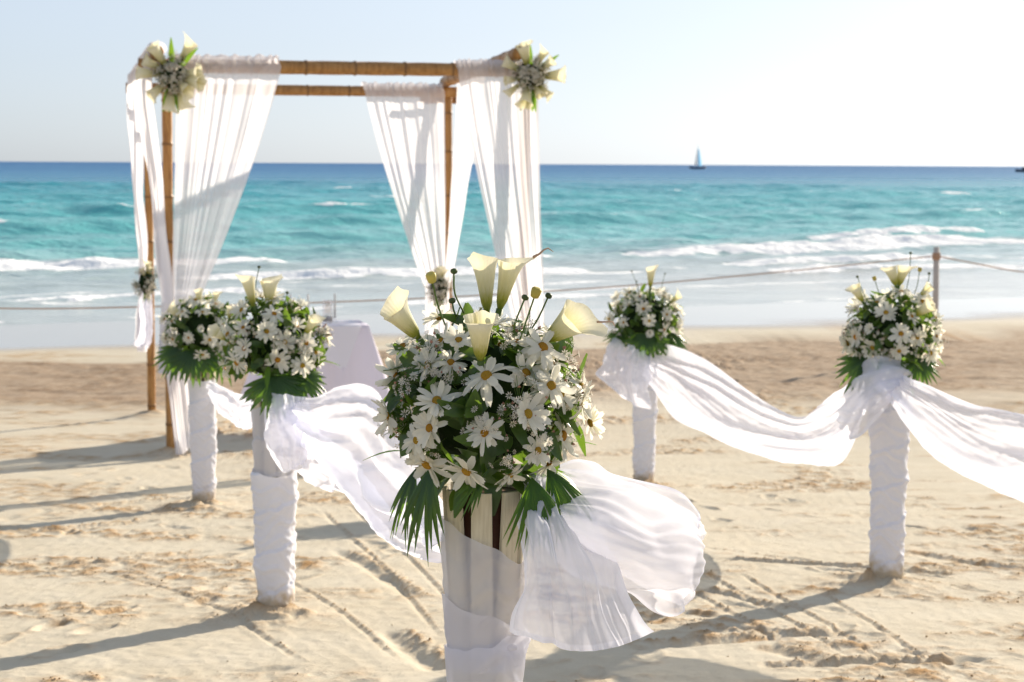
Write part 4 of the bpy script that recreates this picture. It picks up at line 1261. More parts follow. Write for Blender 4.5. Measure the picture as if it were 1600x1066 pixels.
# ------------------------------------------------------------------ bamboo canopy
def bamboo_data(name, a, b, r, seed, step=0.38):
    """a cane from a to b with swollen joints"""
    rng = random.Random(seed)
    a, b = np.array(a, float), np.array(b, float)
    L = np.linalg.norm(b - a)
    marks = []; s = rng.uniform(0.05, step)
    while s < L:
        marks.append(s); s += step * rng.uniform(0.85, 1.15)
    st = sorted(set([0.0, L] + [round(x, 4) for x in np.linspace(0, L, max(4, int(L / 0.12)))] + [m + e for m in marks for e in (-0.02, -0.008, 0.0, 0.008, 0.02) if 0 < m + e < L]))
    rr = []; nd = []
    for x in st:
        d = min([abs(x - m) for m in marks] + [9])
        rr.append(r * (1 + 0.10 * math.exp(-(d / 0.012) ** 2) - 0.05 * math.exp(-((d - 0.02) / 0.01) ** 2) + 0.015 * math.sin(3 * x + seed)))
        nd.append(math.exp(-(d / 0.010) ** 2))
    sag = np.array([0, 0, 1.0]) * 0.0
    bend = rng.uniform(-0.012, 0.012)
    perp = np.cross((b - a) / L, [0.3, 0.2, 0.93]); perp /= np.linalg.norm(perp)
    pts = [a + (b - a) * (x / L) + perp * bend * math.sin(math.pi * x / L) for x in st]
    return tube_data(name, pts, rr, M['bamboo'], 12, {'node': np.repeat(nd, 12)})

canopy = thing('bamboo_canopy', 'brown bamboo pole canopy draped with white curtains on the beach', 'wedding canopy', (float(G_FL[0]), float(G_FL[1]), zg(*G_FL)))
def cpart(name, a, b, r, seed):
    obj(name, bamboo_data(name, *local(canopy, [a, b]), r, seed), canopy)
def g3(p, z):
    return (float(p[0]), float(p[1]), z)
ZB = 3.335
for k, p in enumerate((G_FL, G_FR, G_RL, G_RR)):
    cpart('post', g3(p, zg(*p) - 0.15), g3(p, ZB - 0.02 + (0.06 if k < 2 else -0.03)), 0.040, 31 + k)
cpart('front_beam', g3(G_FL - GW * 0.22 - GD * 0.085, ZB + 0.005), g3(G_FR + GW * 0.12 - GD * 0.085, ZB + 0.015), 0.054, 41)
cpart('rear_beam', g3(G_RL - GW * 0.20 - GD * 0.085, ZB - 0.05), g3(G_RR + GW * 0.08 - GD * 0.085, ZB - 0.045), 0.050, 42)
cpart('rear_beam', g3(G_RR - GW * 0.26 + GD * 0.07, ZB - 0.125), g3(G_RR + GW * 0.10 + GD * 0.07, ZB - 0.12), 0.032, 46)
cpart('side_beam', g3(G_FL - GD * 0.30 - GW * 0.085, ZB + 0.10), g3(G_RL + GD * 0.25 - GW * 0.085, ZB + 0.055), 0.050, 43)
cpart('side_beam', g3(G_FR - GD * 0.30 - GW * 0.12, ZB + 0.145), g3(G_RR + GD * 0.06 - GW * 0.02, ZB + 0.055), 0.052, 44)

# ------------------------------------------------------------------ curtains of the canopy
def curtain(label, A, B, tie, wt, tail, wb, pleats, out, seed, rb=0.074, mat='curtain', over=True, tail_pts=None, name='curtain', deep=1.0):
    """cloth hung over a beam from A to B, gathered at the point tie, its tail falling to the point tail.
    out: horizontal direction in which the front of the cloth faces"""
    A, B, T, E = (np.array(v, float) for v in (A, B, tie, tail))
    out = np.array([out[0], out[1], 0.0]); out /= np.linalg.norm(out)
    wd = (B - A) / np.linalg.norm(B - A)
    nv = 150; n_up, n_mid, n_low = (14 if over else 2), 70, 46
    s = np.linspace(0, 1, nv)
    rows = []
    top = A[None] + (B - A)[None] * s[:, None]
    pl = np.sin(2 * np.pi * (pleats * s + 1.3 * pn(s * 4, s * 0 + 0.3, seed))) * (0.55 + 0.6 * np.abs(pn(s * 6, s * 0 + 4.4, seed + 2)))
    pl2 = np.sin(2 * np.pi * (pleats * 2.3 * s + 0.8 * pn(s * 7, s * 0 + 1.7, seed + 1)))
    if over:
        for i in range(n_up):
            f = i / n_up
            ang = math.pi * (0.95 - 0.95 * f)          # behind the beam, over it, to the front
            rad = rb * (1 + 0.10 * pl2 + (0.12 * pn(s * 14, s * 0 + f * 3, seed + 4)) * (0.5 + 0.5 * math.sin(ang)))
            rows.append(top + out[None] * (rad * math.cos(ang))[:, None] + np.array([0, 0, 1.0])[None] * (rad * math.sin(ang) + 0.012)[:, None])
    lead = rb if over else 0.0
    for i in range(n_mid):
        f = i / (n_mid - 1)
        g = f ** 1.12
        c = (1 - g)
        tp = T[None] + wd[None] * ((s - 0.5) * wt)[:, None]
        wx = top[:, :2] + out[None, :2] * lead
        px = wx * (1 - g) + tp[:, :2] * g
        z = (top[:, 2]) * (1 - f) + T[2] * f
        # strands far from the tie hang in a slight belly
        dist = np.abs((top - T[None]) @ wd)
        z = z - 0.10 * dist * math.sin(math.pi * f) ** 1.0 * 0.6
        amp = (0.006 * (1 - f) ** 0.6 + 0.016) * (0.6 + 0.4 * sstep(0, 0.1, f))
        amp = amp * deep
        dis = amp * pl * (0.75 + 0.35 * pn(s * 4, s * 0 + f * 2.0, seed + 7)) + 0.18 * amp * pl2 * (1 - 0.5 * f) + 0.030 * pn(s * 3 + 5, s * 0 + f * 3, seed + 9)
        sh = (0.30 / pleats) * np.linalg.norm(B - A) * (1 - g) * np.cos(2 * np.pi * pleats * s) * 0.6
        sh = sh * (0.4 + pn(s * 5, s * 0 + 8.1, seed + 3))
        p = np.concatenate([px, z[:, None]], 1) + out[None] * dis[:, None] + wd[None] * sh[:, None]
        rows.append(p)
    if tail is not None and wb > 0:
        for i in range(1, n_low):
            f = i / (n_low - 1)
            w = wt + (wb - wt) * math.sin(f * math.pi * 0.55) / math.sin(math.pi * 0.55)
            c = T * (1 - f) + E * f
            if tail_pts is not None:
                c = catmull([T] + tail_pts + [E], n_low)[i]
            hem = 0.05 * np.sin(3 * s + seed) * f
            dis = deep * (0.020 + 0.020 * f) * pl * (1 - 0.35 * f) + 0.030 * pn(s * 3, s * 0 + f * 2, seed + 13) * f
            p = c[None] + wd[None] * ((s - 0.5) * w)[:, None] + out[None] * dis[:, None] + np.array([0, 0, 1.0])[None] * hem[:, None]
            rows.append(p)
    R = np.stack(rows)
    base = Vector((float(A[0]), float(A[1]), float(E[2])))
    o = obj(name, grid_data(name, R[..., 0] - base.x, R[..., 1] - base.y, R[..., 2] - base.z, M[mat]))
    o.location = base
    tag(o, label, 'curtain', 'sheer curtains of the canopy')
    return o

fo = -GD                       # outward from the front
zt = ZB + 0.01
FBa = lambda f: tuple(list(G_FL + GW * f - GD * 0.085) + [ZB + 0.01])
RBa = lambda f: tuple(list(G_RL + GW * f - GD * 0.085) + [ZB - 0.05])
LS = lambda f: tuple(list(G_FL + GD * f - GW * 0.085) + [ZB + 0.09 - 0.045 * f / 3.0])
RS = lambda f: tuple(list(G_FR + GD * f) + [ZB + 0.12 - 0.06 * f / 3.0])
curtain('wide sheer white curtain swept back to the front left canopy post', FBa(0.06), FBa(0.86), (-2.557, 14.380, 1.484), 0.20, (-2.546, 14.300, 0.357), 0.15, 4, fo, 501,
        tail_pts=[np.array((-2.618, 14.360, 1.074)), np.array((-2.587, 14.330, 0.726))])
curtain('narrow sheer curtain panel hanging just left of the front left canopy post', LS(-0.22), LS(0.95), (-2.683, 14.360, 1.525), 0.26, (-2.717, 14.400, 0.994), 0.10, 5, (-GW), 511, deep=2.8)
curtain('leftmost sheer curtain, tied low with a spray on the rear left post', LS(1.9), LS(3.15), (-3.428, 17.200, 1.359), 0.16, (-3.448, 17.150, 0.866), 0.20, 5, (-GW), 521, deep=2.8,
        tail_pts=[np.array((-3.451, 17.180, 1.133))])
curtain('sheer curtain on the rear beam, swept right to the rear right post', RBa(2.02), RBa(2.80), (-0.730, 17.620, 1.404), 0.20, (-0.713, 17.700, 0.235), 0.24, 5, fo, 531)
curtain('sheer curtain panel hanging right of the rear right canopy post', RS(1.75), RS(2.95), (-0.628, 17.500, 1.413), 0.20, (-0.609, 17.550, 0.256), 0.22, 5, (0.9, -0.5), 541)
curtain('wide sheer curtain at the front right canopy post, behind the nearest bouquet', FBa(2.27), FBa(2.93), (0.134, 14.950, 1.313), 0.26, (0.150, 14.900, 0.298), 0.36, 5, fo, 551)

# the curtain's loose tail at the rear left post
o = obj('curtain_tie', drape_data('curtain_tie', [
    [(-3.395, 17.100, 1.408), (-3.457, 17.050, 1.322), (-3.438, 17.000, 1.119), (-3.464, 17.000, 0.982), (-3.512, 17.000, 0.923)],
    [(-3.352, 17.000, 1.398), (-3.357, 16.900, 1.275), (-3.348, 16.900, 1.098), (-3.362, 16.900, 0.951), (-3.443, 16.950, 0.904)],
    [(-3.326, 17.050, 1.394), (-3.307, 17.000, 1.238), (-3.309, 17.000, 1.060), (-3.335, 17.000, 0.924), (-3.370, 17.000, 0.959)]], 40, 24, M['voile'], [(0.04, 3, 0.4)], 0.006, 77))
tag(o, 'white sash tail blowing left of the rear left canopy post', 'sash')

# ------------------------------------------------------------------ flower sprays on the canopy
def spray(label, c, r, lilies, seed, sprigs=44, leaves=6, aspect=1.0, group='lily sprays tied to the canopy'):
    rng = random.Random(seed)
    t = thing('flower_spray', label, 'flower spray', c, 0, group)
    V = []
    bm = bmesh.new(); bmesh.ops.create_icosphere(bm, subdivisions=2, radius=0.44 * r)
    for v in bm.verts:
        v.co.z *= aspect
        v.co *= 1 + 0.15 * rng.uniform(-1, 1)
    me = bpy.data.meshes.new('filler_mass'); bm.to_mesh(me); bm.free(); me.materials.append(M['foam'])
    obj('floral_foam', me, t)
    for k in range(sprigs):
        a = rng.uniform(0, 6.28); e = rng.uniform(0.0, 1.35)
        d = Vector((math.cos(a) * math.cos(e), -abs(math.sin(e)) - 0.05, math.sin(a) * math.cos(e)))
        p = Vector((d.x, d.y, d.z * aspect)) * 0.46 * r
        obj('filler_sprig', rng.choice(SPRIG), t, p, qz(d, rng.uniform(0, 6)), 1.5)
        if k % 2 == 0:
            o = obj('daisy', rng.choice(DAISY), t, p * 1.12, qz(d + Vector((rng.uniform(-.3, .3), -.3, rng.uniform(-.3, .3))), rng.uniform(0, 6)), 0.55 * r / 0.25)
            obj('daisy_center', CENTER, o)
    for (deg, l) in lilies:
        a = math.radians(deg)
        a += rng.uniform(-0.16, 0.16); l *= rng.uniform(0.8, 1.12)
        d = Vector((math.cos(a), -0.35 + rng.uniform(-.45, .25), math.sin(a) * aspect)).normalized()
        put_lily(t, d * r * 0.30, d * r * (0.36 + l * 1.25), (rng.uniform(-1, 1), -0.7, rng.uniform(-1, 1)), rng.choice(LILY_SLIM), stem=False)
    for k in range(leaves):
        a = math.radians([88, 268, 255, 282, 40, 140, 210, 330][k % 8] + rng.uniform(-8, 8))
        d = Vector((math.cos(a), -0.35, math.sin(a) * aspect)).normalized()
        obj('leaf', rng.choice(LEAF_LONG), t, d * r * 0.25, qx(d, (0.1, -1, 0.2)), (1.0, 2.2, 1.0) if False else 2.1 * r / 0.25)
    return t
spray('lily and daisy spray tied to the top left corner of the canopy', (-2.606, 14.280, 3.260), 0.26,
      [(14, .66), (-22, .72), (66, .85), (112, .75), (150, .72), (184, .74), (222, .66), (258, .66), (290, .74), (-48, .6)], 601, leaves=5)
spray('lily and daisy spray tied to the top right corner of the canopy', (0.133, 14.950, 3.295), 0.26,
      [(30, .66), (-4, .72), (-36, .70), (58, .66), (98, .80), (146, .70), (182, .66), (212, .62), (262, .66), (-62, .5)], 607, leaves=5)
spray('upright tie back spray of lilies and filler on the rear right post', (-0.692, 17.450, 1.428), 0.19, [(90, .8), (70, .6), (112, .6), (270, .6), (60, .5)], 613, 26, 4, 1.6)
spray('upright tie back spray of lilies and filler on the rear left post', (-3.357, 17.000, 1.492), 0.17, [(90, .8), (75, .6), (110, .6), (270, .5)], 619, 24, 4, 1.5)

# ------------------------------------------------------------------ altar table
def build_table():
    c = Vector((-1.717, 16.300, 1.182)); zt_ = c.z
    zb = zg(c.x, c.y)
    ang = math.atan2(GW[1], GW[0])
    t = thing('altar_table', 'small altar table hidden under a long white cloth', 'table', (c.x, c.y, zb), ang)
    hw, hd, H = 0.40, 0.28, zt_ - zb
    bm = bmesh.new(); bmesh.ops.create_cube(bm, size=1)
    for v in bm.verts: v.co = Vector((v.co.x * 2 * hw, v.co.y * 2 * hd, H - 0.02 + v.co.z * 0.03))
    me = bpy.data.meshes.new('table_top'); bm.to_mesh(me); bm.free(); me.materials.append(M['grey_wood'])
    obj('table_top', me, t)
    leg = tube_data('leg', [(0, 0, 0), (0, 0, H - 0.036)], 0.022, M['grey_wood'], 8)
    for sx in (-1, 1):
        for sy in (-1, 1):
            obj('leg', leg, t, (sx * (hw - 0.06), sy * (hd - 0.06), 0))
    # cloth: top, then a skirt that falls in soft folds and flares at the corners
    n = 200
    per = []
    pts = [(-hw, -hd), (hw, -hd), (hw, hd), (-hw, hd), (-hw, -hd)]
    L = [2 * hw, 2 * hd, 2 * hw, 2 * hd]; tot = sum(L)
    for i in range(n):
        s = tot * i / n; k = 0
        while s > L[k]:
            s -= L[k]; k += 1
        f = s / L[k]
        per.append((pts[k][0] * (1 - f) + pts[k + 1][0] * f, pts[k][1] * (1 - f) + pts[k + 1][1] * f, min(f, 1 - f) * L[k]))
    per = np.array(per)
    nr = np.stack([per[:, 0] / hw, per[:, 1] / hd], 1); nr = np.sign(nr) * np.abs(nr) ** 6
    nr /= np.linalg.norm(nr, axis=1)[:, None] + 1e-9
    rows = []
    for sc in (0.02, 0.5, 0.92, 0.985):
        rows.append(np.stack([per[:, 0] * sc, per[:, 1] * sc, np.full(n, H + 0.006)], 1))
    th = np.arange(n) / n * 2 * math.pi
    for i in range(26):
        f = i / 25
        corner = np.exp(-(per[:, 2] / 0.10) ** 2)
        flare = 0.012 + f * (0.07 + 0.24 * corner) + 0.026 * f * np.sin(th * 9 + 1.0 + 1.5 * pn(th * 2, th * 0, 5)) + 0.03 * f * pn(th * 4, th * 0 + f, 3)
        z = H + 0.003 - f * (0.66 + 0.10 * corner + 0.02 * np.sin(th * 3))
        rows.append(np.stack([per[:, 0] + nr[:, 0] * flare, per[:, 1] + nr[:, 1] * flare, z], 1))
    R = np.stack(rows)
    o = obj('tablecloth', grid_data('tablecloth', R[..., 0], R[..., 1], R[..., 2], M['cloth'], closed_v=True))
    o.location = (c.x, c.y, zb); o.rotation_euler = (0, 0, ang)
    tag(o, 'lavender white cloth draped over the altar table', 'tablecloth')
    # square overlay laid cornerwise: its point hangs down the front
    ov = []
    e = 0.010
    for i in range(30):
        f = i / 29
        ov.append([(-0.02 + (x * 2 - 1) * (0.36 * (1 - f)) + 0.20 * f, -hd - e - 0.018 - f * 0.045, H + 0.008 - 0.40 * f) for x in np.linspace(0, 1, 24)])
    R = np.array(ov)
    # top sheet of the overlay
    topr = np.array([[((x * 2 - 1) * 0.36 - 0.02, -hd - e - 0.018 + g, H + 0.0105) for x in np.linspace(0, 1, 24)] for g in np.linspace(0.5, 0.02, 8)])
    R = np.concatenate([topr, R], 0)
    o2 = obj('overlay', grid_data('overlay', R[..., 0], R[..., 1], R[..., 2], M['wrap']), o)
    return c, ang
tc_, ta_ = build_table()

def on_table(px_x, px_y, Y):
    return None
TZ = tc_.z + 0.013
def table_spot(u, v):
    ca, sa = math.cos(ta_), math.sin(ta_)
    return (tc_.x + u * ca - v * sa, tc_.y + u * sa + v * ca, TZ)
g = thing('glass_jar', 'clear glass jar half filled with sand on the altar table', 'jar', table_spot(0.08, -0.05))
def shell_data(name, r, h, mat):
    return lathe_data(name, [(r * 0.9, 0), (r, 0.01), (r, h), (r - 0.004, h), (r - 0.004, 0.012), (0.004, 0.010)], mat, 20)
obj('glass', shell_data('glass', 0.048, 0.20, M['glass']), g)
obj('sand_fill', lathe_data('sand_fill', [(0.042, 0.012), (0.042, 0.055), (0.002, 0.060)], M['grey_wood'], 18), g)
for k, (u, v, h) in enumerate(((-0.09, -0.02, 0.25), (0.155, 0.03, 0.25), (-0.24, 0.02, 0.25))):
    lab = ['white taper candle left of the glass jar', 'white taper candle right of the glass jar', 'leftmost white taper candle on the altar table'][k]
    c_ = thing('taper_candle', lab, 'candle', table_spot(u, v), 0, 'candles on the altar')
    obj('holder', lathe_data('holder', [(0.030, 0), (0.030, 0.008), (0.013, 0.016), (0.013, 0.040), (0.009, 0.040)], M['glass'], 14), c_)
    obj('wax', lathe_data('wax', [(0.010, 0.03), (0.009, h - 0.006), (0.004, h)], M['candle'], 12), c_)
    obj('wick', tube_data('wick', [(0, 0, h - 0.002), (0.001, 0, h + 0.008), (0.003, 0, h + 0.014)], 0.0012, M['hull'], 5), c_)
b_ = thing('blue_dish', 'little blue dish on the altar table', 'dish', table_spot(-0.10, -0.17))
obj('bowl', lathe_data('bowl', [(0.022, 0), (0.024, 0.006), (0.045, 0.035), (0.050, 0.050), (0.047, 0.050), (0.040, 0.028), (0.004, 0.012)], M['blue'], 18), b_)
obj('rim', lathe_data('rim', [(0.0505, 0.0485), (0.052, 0.050), (0.0505, 0.0525), (0.048, 0.0525)], M['candle'], 18), b_)

# ------------------------------------------------------------------ sashes of white voile
def sash(name, label, origin, sheets, group='white voile sashes'):
    """sheets: (part name, guides, nu, nv, folds, wrinkle, seed[, material, slack])"""
    t = thing(name, label, 'sash', origin, 0, group)
    for sh in sheets:
        pn_, guides, nu, nv, folds, wr, sd = sh[:7]
        m = sh[7] if len(sh) > 7 else M['voile']
        sl = sh[8] if len(sh) > 8 else (1.008, 1.05)
        obj(pn_, drape_data(pn_, [local(t, g_) for g_ in guides], nu, nv, m, folds, wr, sd, sl), t)
    return t

# right: far stand to right stand
sash('sash', 'white sash swagged between the two right hand stands', (1.399, 10.500, 0.910), [
    ('swag', [
        [(0.805, 12.500, 1.353), (1.027, 12.300, 1.387), (1.212, 11.600, 1.372), (1.382, 11.000, 1.275), (1.490, 10.400, 1.231), (1.571, 9.900, 1.245), (1.606, 9.200, 1.439), (1.614, 8.500, 1.638), (1.662, 8.200, 1.727)],
        [(0.819, 12.380, 1.318), (0.990, 12.100, 1.309), (1.161, 11.400, 1.245), (1.340, 10.800, 1.147), (1.463, 10.200, 1.132), (1.555, 9.700, 1.177), (1.589, 9.000, 1.360), (1.592, 8.300, 1.603), (1.646, 8.080, 1.715)],
        [(0.837, 12.330, 1.297), (0.954, 12.000, 1.223), (1.106, 11.300, 1.114), (1.293, 10.700, 1.036), (1.433, 10.100, 1.053), (1.554, 9.600, 1.111), (1.595, 8.900, 1.264), (1.590, 8.250, 1.531), (1.642, 8.070, 1.679)],
        [(0.863, 12.380, 1.274), (0.921, 12.100, 1.161), (1.079, 11.500, 0.990), (1.268, 10.900, 0.945), (1.426, 10.300, 0.964), (1.581, 9.800, 1.017), (1.652, 9.100, 1.150), (1.620, 8.400, 1.458), (1.673, 8.200, 1.630)]],
     130, 56, [(0.06, 1.7, 0.9), (0.020, 4.5, 1.3), (0.004, 10, 1.2)], 0.005, 211),
    ('knot_loop', [
        [(1.538, 8.250, 1.652), (1.551, 8.100, 1.738), (1.629, 8.000, 1.771), (1.738, 8.050, 1.727), (1.795, 8.200, 1.659)],
        [(1.474, 8.150, 1.563), (1.517, 7.980, 1.655), (1.615, 7.920, 1.691), (1.719, 7.980, 1.684), (1.793, 8.200, 1.630)],
        [(1.444, 8.100, 1.484), (1.500, 7.950, 1.525), (1.599, 7.900, 1.604), (1.703, 7.980, 1.642), (1.785, 8.200, 1.607)],
        [(1.478, 8.150, 1.377), (1.525, 8.000, 1.428), (1.607, 7.960, 1.532), (1.701, 8.020, 1.601), (1.774, 8.200, 1.587)]],
     50, 34, [(0.025, 3, 0.6), (0.010, 7, 1.0)], 0.004, 221)])
sash('sash', 'white sash blowing out of frame to the right of the right stand', (1.820, 7.200, 1.292), [
    ('swag', [
        [(1.614, 8.100, 1.712), (1.687, 8.000, 1.696), (1.745, 7.700, 1.682), (1.809, 7.200, 1.674), (1.844, 6.600, 1.706), (1.894, 5.700, 1.749), (1.971, 4.900, 1.870), (2.185, 4.050, 2.184)],
        [(1.587, 8.020, 1.693), (1.658, 7.900, 1.660), (1.702, 7.500, 1.629), (1.762, 7.000, 1.596), (1.792, 6.400, 1.624), (1.831, 5.500, 1.691), (1.911, 4.700, 1.808), (2.147, 3.950, 2.139)],
        [(1.588, 8.020, 1.656), (1.654, 7.900, 1.604), (1.691, 7.500, 1.545), (1.741, 7.000, 1.497), (1.784, 6.400, 1.511), (1.815, 5.500, 1.603), (1.930, 4.700, 1.734), (2.164, 3.950, 2.084)],
        [(1.616, 8.100, 1.627), (1.659, 8.000, 1.564), (1.703, 7.700, 1.462), (1.767, 7.200, 1.402), (1.855, 6.600, 1.379), (1.884, 5.700, 1.476), (2.033, 4.900, 1.627), (2.236, 4.050, 2.028)]],
     130, 56, [(0.06, 1.8, 0.9), (0.020, 5, 1.3), (0.004, 11, 1.2)], 0.005, 231)])
sash('sash_tail', 'short white sash tail hanging left of the farthest right stand', (0.775, 12.300, 0.963), [
    ('tail', [
        [(0.665, 12.350, 1.441), (0.616, 12.200, 1.361), (0.558, 12.100, 1.210)],
        [(0.746, 12.250, 1.421), (0.693, 12.050, 1.292), (0.650, 12.000, 1.146)],
        [(0.828, 12.200, 1.383), (0.796, 12.000, 1.214), (0.761, 11.950, 1.060)],
        [(0.921, 12.250, 1.349), (0.904, 12.100, 1.182), (0.902, 12.050, 0.997)]], 44, 34, [(0.05, 2.6, 0.5), (0.02, 6, 1.0)], 0.006, 241)])

# left row
sash('sash', 'wide white sash puffed between the nearest stand and the second left stand', (-0.461, 5.500, 1.435), [
    ('swag', [
        [(-0.900, 7.180, 1.676), (-0.773, 7.050, 1.700), (-0.663, 6.800, 1.776), (-0.552, 6.500, 1.822), (-0.435, 6.100, 1.838), (-0.335, 5.500, 1.826), (-0.250, 4.800, 1.831), (-0.138, 3.620, 1.957)],
        [(-0.886, 7.100, 1.648), (-0.757, 6.900, 1.651), (-0.623, 6.500, 1.695), (-0.499, 6.100, 1.719), (-0.390, 5.600, 1.723), (-0.287, 5.000, 1.728), (-0.209, 4.300, 1.805), (-0.127, 3.460, 1.942)],
        [(-0.881, 7.100, 1.623), (-0.770, 6.900, 1.591), (-0.646, 6.500, 1.581), (-0.532, 6.100, 1.579), (-0.403, 5.500, 1.592), (-0.290, 4.900, 1.641), (-0.201, 4.200, 1.749), (-0.126, 3.420, 1.907)],
        [(-0.886, 7.180, 1.592), (-0.812, 7.100, 1.524), (-0.700, 6.800, 1.497), (-0.603, 6.400, 1.467), (-0.457, 5.800, 1.479), (-0.320, 5.100, 1.542), (-0.222, 4.400, 1.656), (-0.129, 3.460, 1.843)]],
     130, 54, [(0.08, 1.6, 1.0), (0.02, 4.5, 1.6)], 0.005, 251),
    ('lower_fold', [
        [(-0.778, 7.200, 1.585), (-0.803, 7.150, 1.491), (-0.838, 7.100, 1.416)],
        [(-0.720, 7.000, 1.564), (-0.727, 6.950, 1.473), (-0.759, 6.900, 1.393)],
        [(-0.640, 6.800, 1.546), (-0.624, 6.750, 1.458), (-0.643, 6.700, 1.400)],
        [(-0.552, 6.600, 1.531), (-0.510, 6.500, 1.478), (-0.513, 6.450, 1.429)]], 40, 34, [(0.05, 2.2, 0.5), (0.02, 5, 1.0)], 0.006, 257),
    ('bow_loop', [
        [(-0.978, 7.160, 1.710), (-0.960, 7.100, 1.623), (-0.944, 7.080, 1.501), (-0.890, 7.080, 1.411)],
        [(-0.910, 7.060, 1.716), (-0.891, 7.000, 1.625), (-0.877, 6.980, 1.517), (-0.858, 7.020, 1.416)],
        [(-0.846, 7.040, 1.711), (-0.824, 6.990, 1.614), (-0.818, 6.980, 1.505), (-0.823, 7.020, 1.436)],
        [(-0.791, 7.100, 1.694), (-0.777, 7.080, 1.614), (-0.773, 7.060, 1.530), (-0.805, 7.080, 1.447)]], 50, 36, [(0.02, 2.4, 0.5), (0.008, 6, 1.0)], 0.004, 263)])
sash('sash', 'white sash strung between the second and third left stands', (-1.374, 9.000, 1.361), [
    ('swag', [
        [(-1.839, 11.050, 1.303), (-1.680, 10.600, 1.312), (-1.495, 9.800, 1.382), (-1.270, 8.600, 1.519), (-1.024, 7.350, 1.671)],
        [(-1.824, 11.000, 1.263), (-1.665, 10.500, 1.257), (-1.481, 9.700, 1.326), (-1.250, 8.500, 1.472), (-1.018, 7.300, 1.636)],
        [(-1.816, 11.000, 1.232), (-1.665, 10.500, 1.198), (-1.475, 9.700, 1.264), (-1.245, 8.500, 1.412), (-1.018, 7.300, 1.601)],
        [(-1.817, 11.050, 1.202), (-1.678, 10.600, 1.148), (-1.490, 9.800, 1.209), (-1.248, 8.600, 1.350), (-1.020, 7.350, 1.563)]], 80, 30, [(0.03, 2.4, 0.6), (0.012, 6, 1.0)], 0.006, 271)])

# the billowing bow at the nearest stand
sash('sash_bow', 'sheer white bow billowing to the right of the nearest stand', (0.119, 3.300, 1.725), [
    ('billow', [
        [(0.033, 3.520, 1.996), (0.103, 3.620, 2.010), (0.186, 3.780, 1.981), (0.280, 3.880, 1.940), (0.353, 3.860, 1.903), (0.387, 3.780, 1.873)],
        [(0.030, 3.450, 1.981), (0.097, 3.420, 1.997), (0.176, 3.440, 1.986), (0.259, 3.500, 1.951), (0.336, 3.580, 1.902), (0.385, 3.680, 1.856)],
        [(0.030, 3.420, 1.956), (0.095, 3.340, 1.960), (0.171, 3.320, 1.944), (0.253, 3.370, 1.907), (0.330, 3.480, 1.866), (0.380, 3.620, 1.826)],
        [(0.028, 3.450, 1.926), (0.085, 3.380, 1.900), (0.165, 3.360, 1.867), (0.246, 3.400, 1.828), (0.321, 3.480, 1.799), (0.368, 3.600, 1.774)],
        [(0.029, 3.500, 1.908), (0.078, 3.500, 1.846), (0.157, 3.520, 1.788), (0.235, 3.560, 1.752), (0.307, 3.620, 1.712), (0.346, 3.660, 1.710)]],
     110, 90, [(0.030, 1.7, 0.7), (0.010, 4.5, 1.0), (0.004, 13, 0.7)], 0.0, 281, M['sheer'], (1.004, 1.012)),
    ('billow_back', [
        [(0.039, 3.580, 1.984), (0.119, 3.740, 1.980), (0.218, 3.860, 1.947), (0.316, 3.900, 1.902), (0.379, 3.840, 1.872), (0.385, 3.740, 1.875)],
        [(0.039, 3.600, 1.929), (0.121, 3.780, 1.896), (0.222, 3.920, 1.856), (0.327, 3.940, 1.818), (0.387, 3.840, 1.811), (0.387, 3.700, 1.833)],
        [(0.040, 3.600, 1.884), (0.107, 3.740, 1.810), (0.206, 3.860, 1.744), (0.303, 3.880, 1.691), (0.354, 3.800, 1.683), (0.361, 3.700, 1.707)]],
     60, 40, [(0.03, 2.0, 0.8)], 0.004, 287, M['sheer']),
    ('tail', [
        [(0.021, 3.420, 1.993), (0.009, 3.360, 1.938), (0.019, 3.310, 1.877), (0.009, 3.280, 1.813), (0.010, 3.280, 1.760)],
        [(0.039, 3.400, 2.007), (0.046, 3.300, 1.950), (0.053, 3.240, 1.881), (0.057, 3.200, 1.821), (0.059, 3.200, 1.756)],
        [(0.061, 3.400, 2.015), (0.081, 3.310, 1.948), (0.099, 3.250, 1.879), (0.110, 3.210, 1.807), (0.116, 3.200, 1.743)],
        [(0.083, 3.420, 2.014), (0.113, 3.340, 1.942), (0.146, 3.280, 1.872), (0.168, 3.240, 1.806), (0.191, 3.230, 1.744)],
        [(0.104, 3.460, 2.009), (0.148, 3.410, 1.935), (0.191, 3.360, 1.867), (0.225, 3.330, 1.796), (0.257, 3.320, 1.745)]],
     110, 90, [(0.040, 2.3, 0.5), (0.014, 6.0, 0.7), (0.005, 14, 0.7)], 0.0, 293, M['voile'], (1.0, 1.03)),
    ('knot', [
        [(0.021, 3.500, 2.003), (0.016, 3.400, 1.966), (0.021, 3.380, 1.922), (0.024, 3.460, 1.856)],
        [(0.047, 3.420, 2.017), (0.048, 3.320, 1.981), (0.046, 3.330, 1.932), (0.038, 3.440, 1.867)],
        [(0.076, 3.440, 2.018), (0.083, 3.400, 1.979), (0.076, 3.420, 1.932), (0.059, 3.500, 1.873)]], 40, 30, [(0.015, 2.5, 0.6)], 0.003, 299, M['voile'])])

